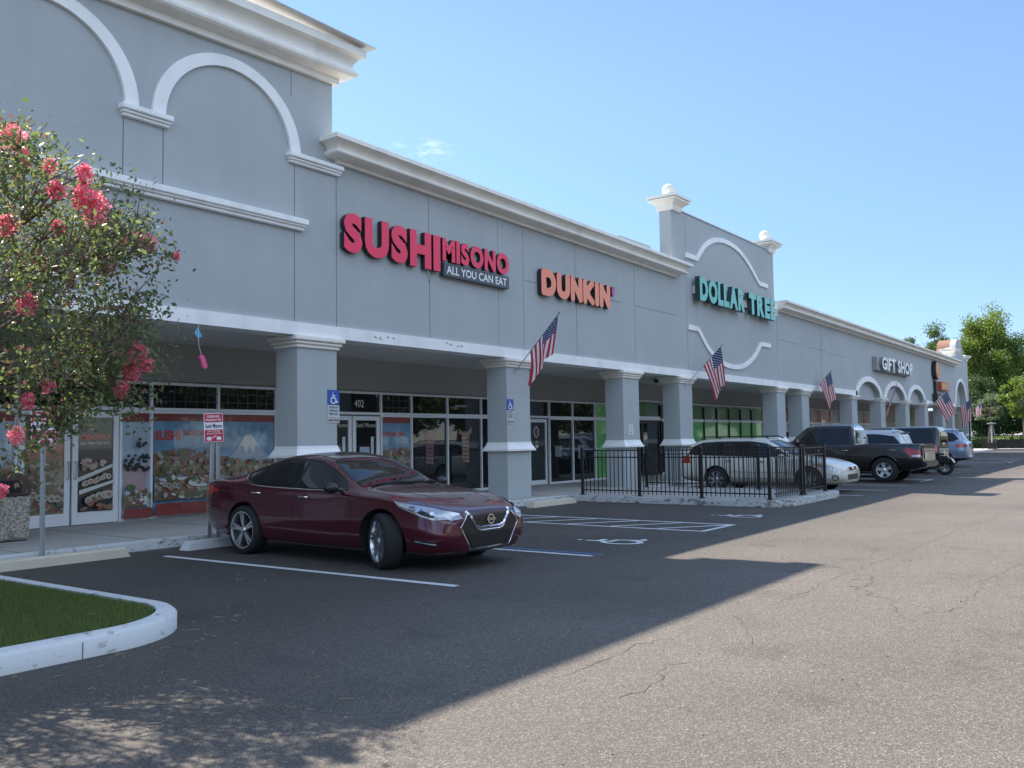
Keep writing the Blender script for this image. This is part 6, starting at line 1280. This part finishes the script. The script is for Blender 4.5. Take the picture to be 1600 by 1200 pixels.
# trees beyond the plaza
GT = 'trees beyond the end of the plaza'
FT = [('tall bright green tree rising highest past the end of the plaza', 112, 16.6, 14.6, 4.2, 5.4, 52000, .27, M_LEAFY, 1, .4), ('broad green tree right of the tallest one', 118, 13.6, 11.8, 4.8, 4.6, 42000, .28, M_LEAFY, 2, .35),
      ('dark tree low behind the corner of the plaza', 104, 16.0, 6.8, 3.2, 3.0, 22000, .24, M_LEAFD, 3, .3), ('dark tree behind the black rail fence', 108, 12.0, 7.6, 4.2, 3.3, 26000, .25, M_LEAFD, 4, .3), ('dense dark tree at the right edge of view', 118, 6.0, 9.5, 6.0, 4.2, 30000, .32, M_LEAFD, 5, .35), ('green tree farther right beyond the drive', 128, -3, 11.0, 7, 5, 22000, .36, M_LEAFY, 6, .35)]
for lab, x, y, h, rx, rz, n, sz, lm, sd_, tr_ in FT:
    tree('broadleaf_tree', lab, 'tree', (x, y, 0), h, (0, 0, h-rz), rx, rx*.9, rz, n, sz, lm, 100+sd_, tr_, 70, .15, GT)
tree('broadleaf_tree', 'two-humped treetop showing over the roof by the end gable', 'tree', (118, 22.6, 0), 13.6, (0, 0, 9.6), 4.4, 4.0, 3.9, 22000, .26, M_LEAFM, 121, .35, 60, .15, GT)
tree('broadleaf_tree', 'small treetop showing over the roof left of the end gable', 'tree', (118, 26.3, 0), 13.3, (0, 0, 10.4), 2.3, 2.3, 2.7, 12000, .26, M_LEAFM, 122, .35, 50, .15, GT)
tree('young_tree', 'sunlit lime green young tree on a thin trunk at the right edge of view', 'tree', (88, 10.2, 0), 6.4, (0, 0, 4.6), 1.5, 1.5, 1.7, 9000, .22, M_LEAFY, 131, .08, 30, .16)
tree('pale_shrub', 'pale leaved shrub behind the rail fence at the plaza corner', 'shrub', (94, 13.6, 0), 5.2, (0, 0, 4.0), 1.5, 1.4, 1.2, 3600, .2, leaf_mat('pale_leaves', (.09, .13, .06), (.17, .21, .11)), 132, .07, 24, .16)
# frond clump and hedge
hd = empty('clipped_hedge', (92, 2, 0), label='low clipped hedge running behind the black rail fence', cat='hedge'); P = np.stack([RNG.uniform(-1, 1, 14000), RNG.uniform(-9.5, 14.6, 14000), RNG.uniform(.05, 1.12, 14000)], 1); k_ = RNG.uniform(0, 1, 14000); P[:, 0] = np.where(k_ < .5, -1+RNG.uniform(0, .12, 14000), P[:, 0]); P[:, 2] = np.where(k_ > .75, 1.1+RNG.normal(0, .03, 14000), P[:, 2]); quads_mesh('hedge_leaves', leaves_at(P, .13, RNG), M_LEAFD, hd); mb = MB(); mb.box(-.85, .85, -9.4, 14.5, .0, .95); mb.build('hedge_core', M_LEAFD, hd)
fr = empty('fern_clump', (90.6, 11.9, 0), label='lime green fern clump standing over the hedge', cat='plant'); mb = MB()
for k in range(70):
    a = random.uniform(0, 6.28); L_ = random.uniform(.7, 1.3); pts = [Vector((math.cos(a)*L_*t, math.sin(a)*L_*t*1.4, 1.0+.9*t-1.0*t*t*L_)) for t in np.linspace(0, 1, 7)]
    for i in range(6): d = (pts[i+1]-pts[i]).normalized(); q = d.cross(Vector((0, 0, 1))).normalized()*.10*(1-i/7); mb.add([pts[i]-q, pts[i]+q, pts[i+1]+q*.8, pts[i+1]-q*.8], [(0, 1, 2, 3)])
mb.build('fronds', M_LEAFY, fr); mb = MB(); mb.tube([(0, 0, 0), (0, 0, 1.05)], .12, 8); mb.build('stem', M_BARK, fr)
# pavement and verge at the end of the lot
mb = MB(); mb.box(86.2, 89.8, -30, YK-.02, 0, .15); struct(mb.build('far_sidewalk', M_CONC)); mb = MB(); mb.box(89.8, 240, -60, 60, -.02, .12); struct(mb.build('far_verge', mat('verge_grass', (.05, .09, .025), .95, var=.3, vscale=2)))
def rail_fence():
    r = empty('rail_fence', (88.6, 0, .15), label='black three rail fence across the far end of the lot', cat='fence')
    for k in range(12):
        y = 13.6-2.35*k; mb = MB(); mb.box(-.05, .05, y-.05, y+.05, 0, 1.25); mb.build('fence_post', M_BLACK, r)
    mb = MB()
    for z in (.18, .42, .66, 1.12): mb.box(-.02, .02, -12.5, 13.6, z-.035, z+.035)
    mb.build('rails', M_BLACK, r); mb = MB(); mb.box(.03, .05, -12.5, 13.5, .15, .78); mb.build('screen', M_BLACK, r)
rail_fence()
r = empty('patio_heater', (86.9, 12.6, .15), label='tall pyramid patio heater with a round cap by the rail fence', cat='patio heater'); M_HEAT = mat('dull_steel', (.16, .16, .17), .5, metal=.5); mb = MB(); mb.frus(0, 0, .32, .32, 0, .32, .32, .55); mb.build('heater_base', M_BLACK, r); mb = MB()
for i, j in ((-1, -1), (1, -1), (1, 1), (-1, 1)): mb.tube([(i*.28, j*.28, .55), (i*.12, j*.12, 2.15)], .025, 6)
mb.build('heater_frame', M_HEAT, r); mb = MB(); mb.tube([(0, 0, .55), (0, 0, 2.1)], .07, 10); mb.build('flame_tube', mat('tube_glass', (.5, .45, .4), .1), r); mb = MB(); mb.lathe([(0, 2.30), (.30, 2.22), (.42, 2.16), (.40, 2.14), (0, 2.16)], 24); mb.build('heater_cap', M_HEAT, r, smooth=True)
r = empty('dark_post', (76.2, 12.55, 0), label='slim black post standing by the last column', cat='post'); mb = MB(); mb.tube([(0, 0, 0), (0, 0, 3.0)], .06, 10); mb.build('post_shaft', M_BLACK, r); mb = MB(); mb.frus(0, 0, .16, .16, 0, .08, .08, .3); mb.build('post_foot', M_BLACK, r)
# line of oaks behind the photographer: they show in the shop glass and the car windows
t0, _ = tree('oak_tree', 'oak in the row across the drive, nearest the cream vehicle', 'tree', (4, -27, 0), 13.5, (0, 0, 7.6), 6.6, 4.4, 6.0, 15000, .5, M_LEAFD, 140, .3, 50, .16, 'oaks across the drive')
for k, lab in enumerate(('first', 'second', 'fourth', 'fifth', 'sixth', 'seventh', 'eighth', 'ninth', 'tenth', 'eleventh', 'twelfth', 'thirteenth', 'last')):
    x = (-18, -7, 15, 26, 37, 48, 60, 72, 85, 98, 112, 126, 142)[k]
    o = t0.copy(); COL.objects.link(o); o.location = (x, -26-2*(k % 2), 0); o.rotation_euler = (0, 0, k*1.3); o.scale = (1.05, 1.05, .94+.06*(k % 3)); o['label'] = '%s oak of the row across the drive counted from the tower end' % lab
    for ch in t0.children: q = ch.copy(); COL.objects.link(q); q.parent = o

# fallen leaves, twigs and litter on the asphalt
tw = MB(); rn = random.Random(3)
for k in range(60):
    x, y = rn.uniform(1.5, 6), rn.uniform(3.5, 7.2)
    if k < 22: x = rn.uniform(2.8, 5.4); y = 6.45+rn.uniform(-.3, .1)+max(0, x-4)*.5
    a = rn.uniform(0, 6.28); L_ = rn.uniform(.02, .10); z_ = .006
    if k > 38: x, y, z_ = rn.uniform(2.4, 4.4), rn.uniform(7.2, 11.5), .175
    tw.tube([(x, y, z_), (x+L_*math.cos(a)*.5, y+L_*math.sin(a)*.5, z_+.008), (x+L_*math.cos(a+.3), y+L_*math.sin(a+.3), z_)], .0025, 4)
tag(tw.build('fallen_twigs', mat('dry_twig', (.35, .28, .18), .9)), 'dry twigs and straw scattered by the island kerb', 'debris', kind='stuff')
n = 500; P = np.stack([RNG.uniform(1.5, 16, n), RNG.uniform(1.5, 11.5, n), np.full(n, .008)], 1); lv = leaves_at(P, .022, RNG, aspect=.7); lv[:, :, 2] = np.clip(lv[:, :, 2], .004, .02)
tag(quads_mesh('leaf_litter', lv, mat('dry_petals', (.32, .22, .16), .8)), 'dry leaves and petals scattered over the asphalt', 'leaf litter', kind='stuff')
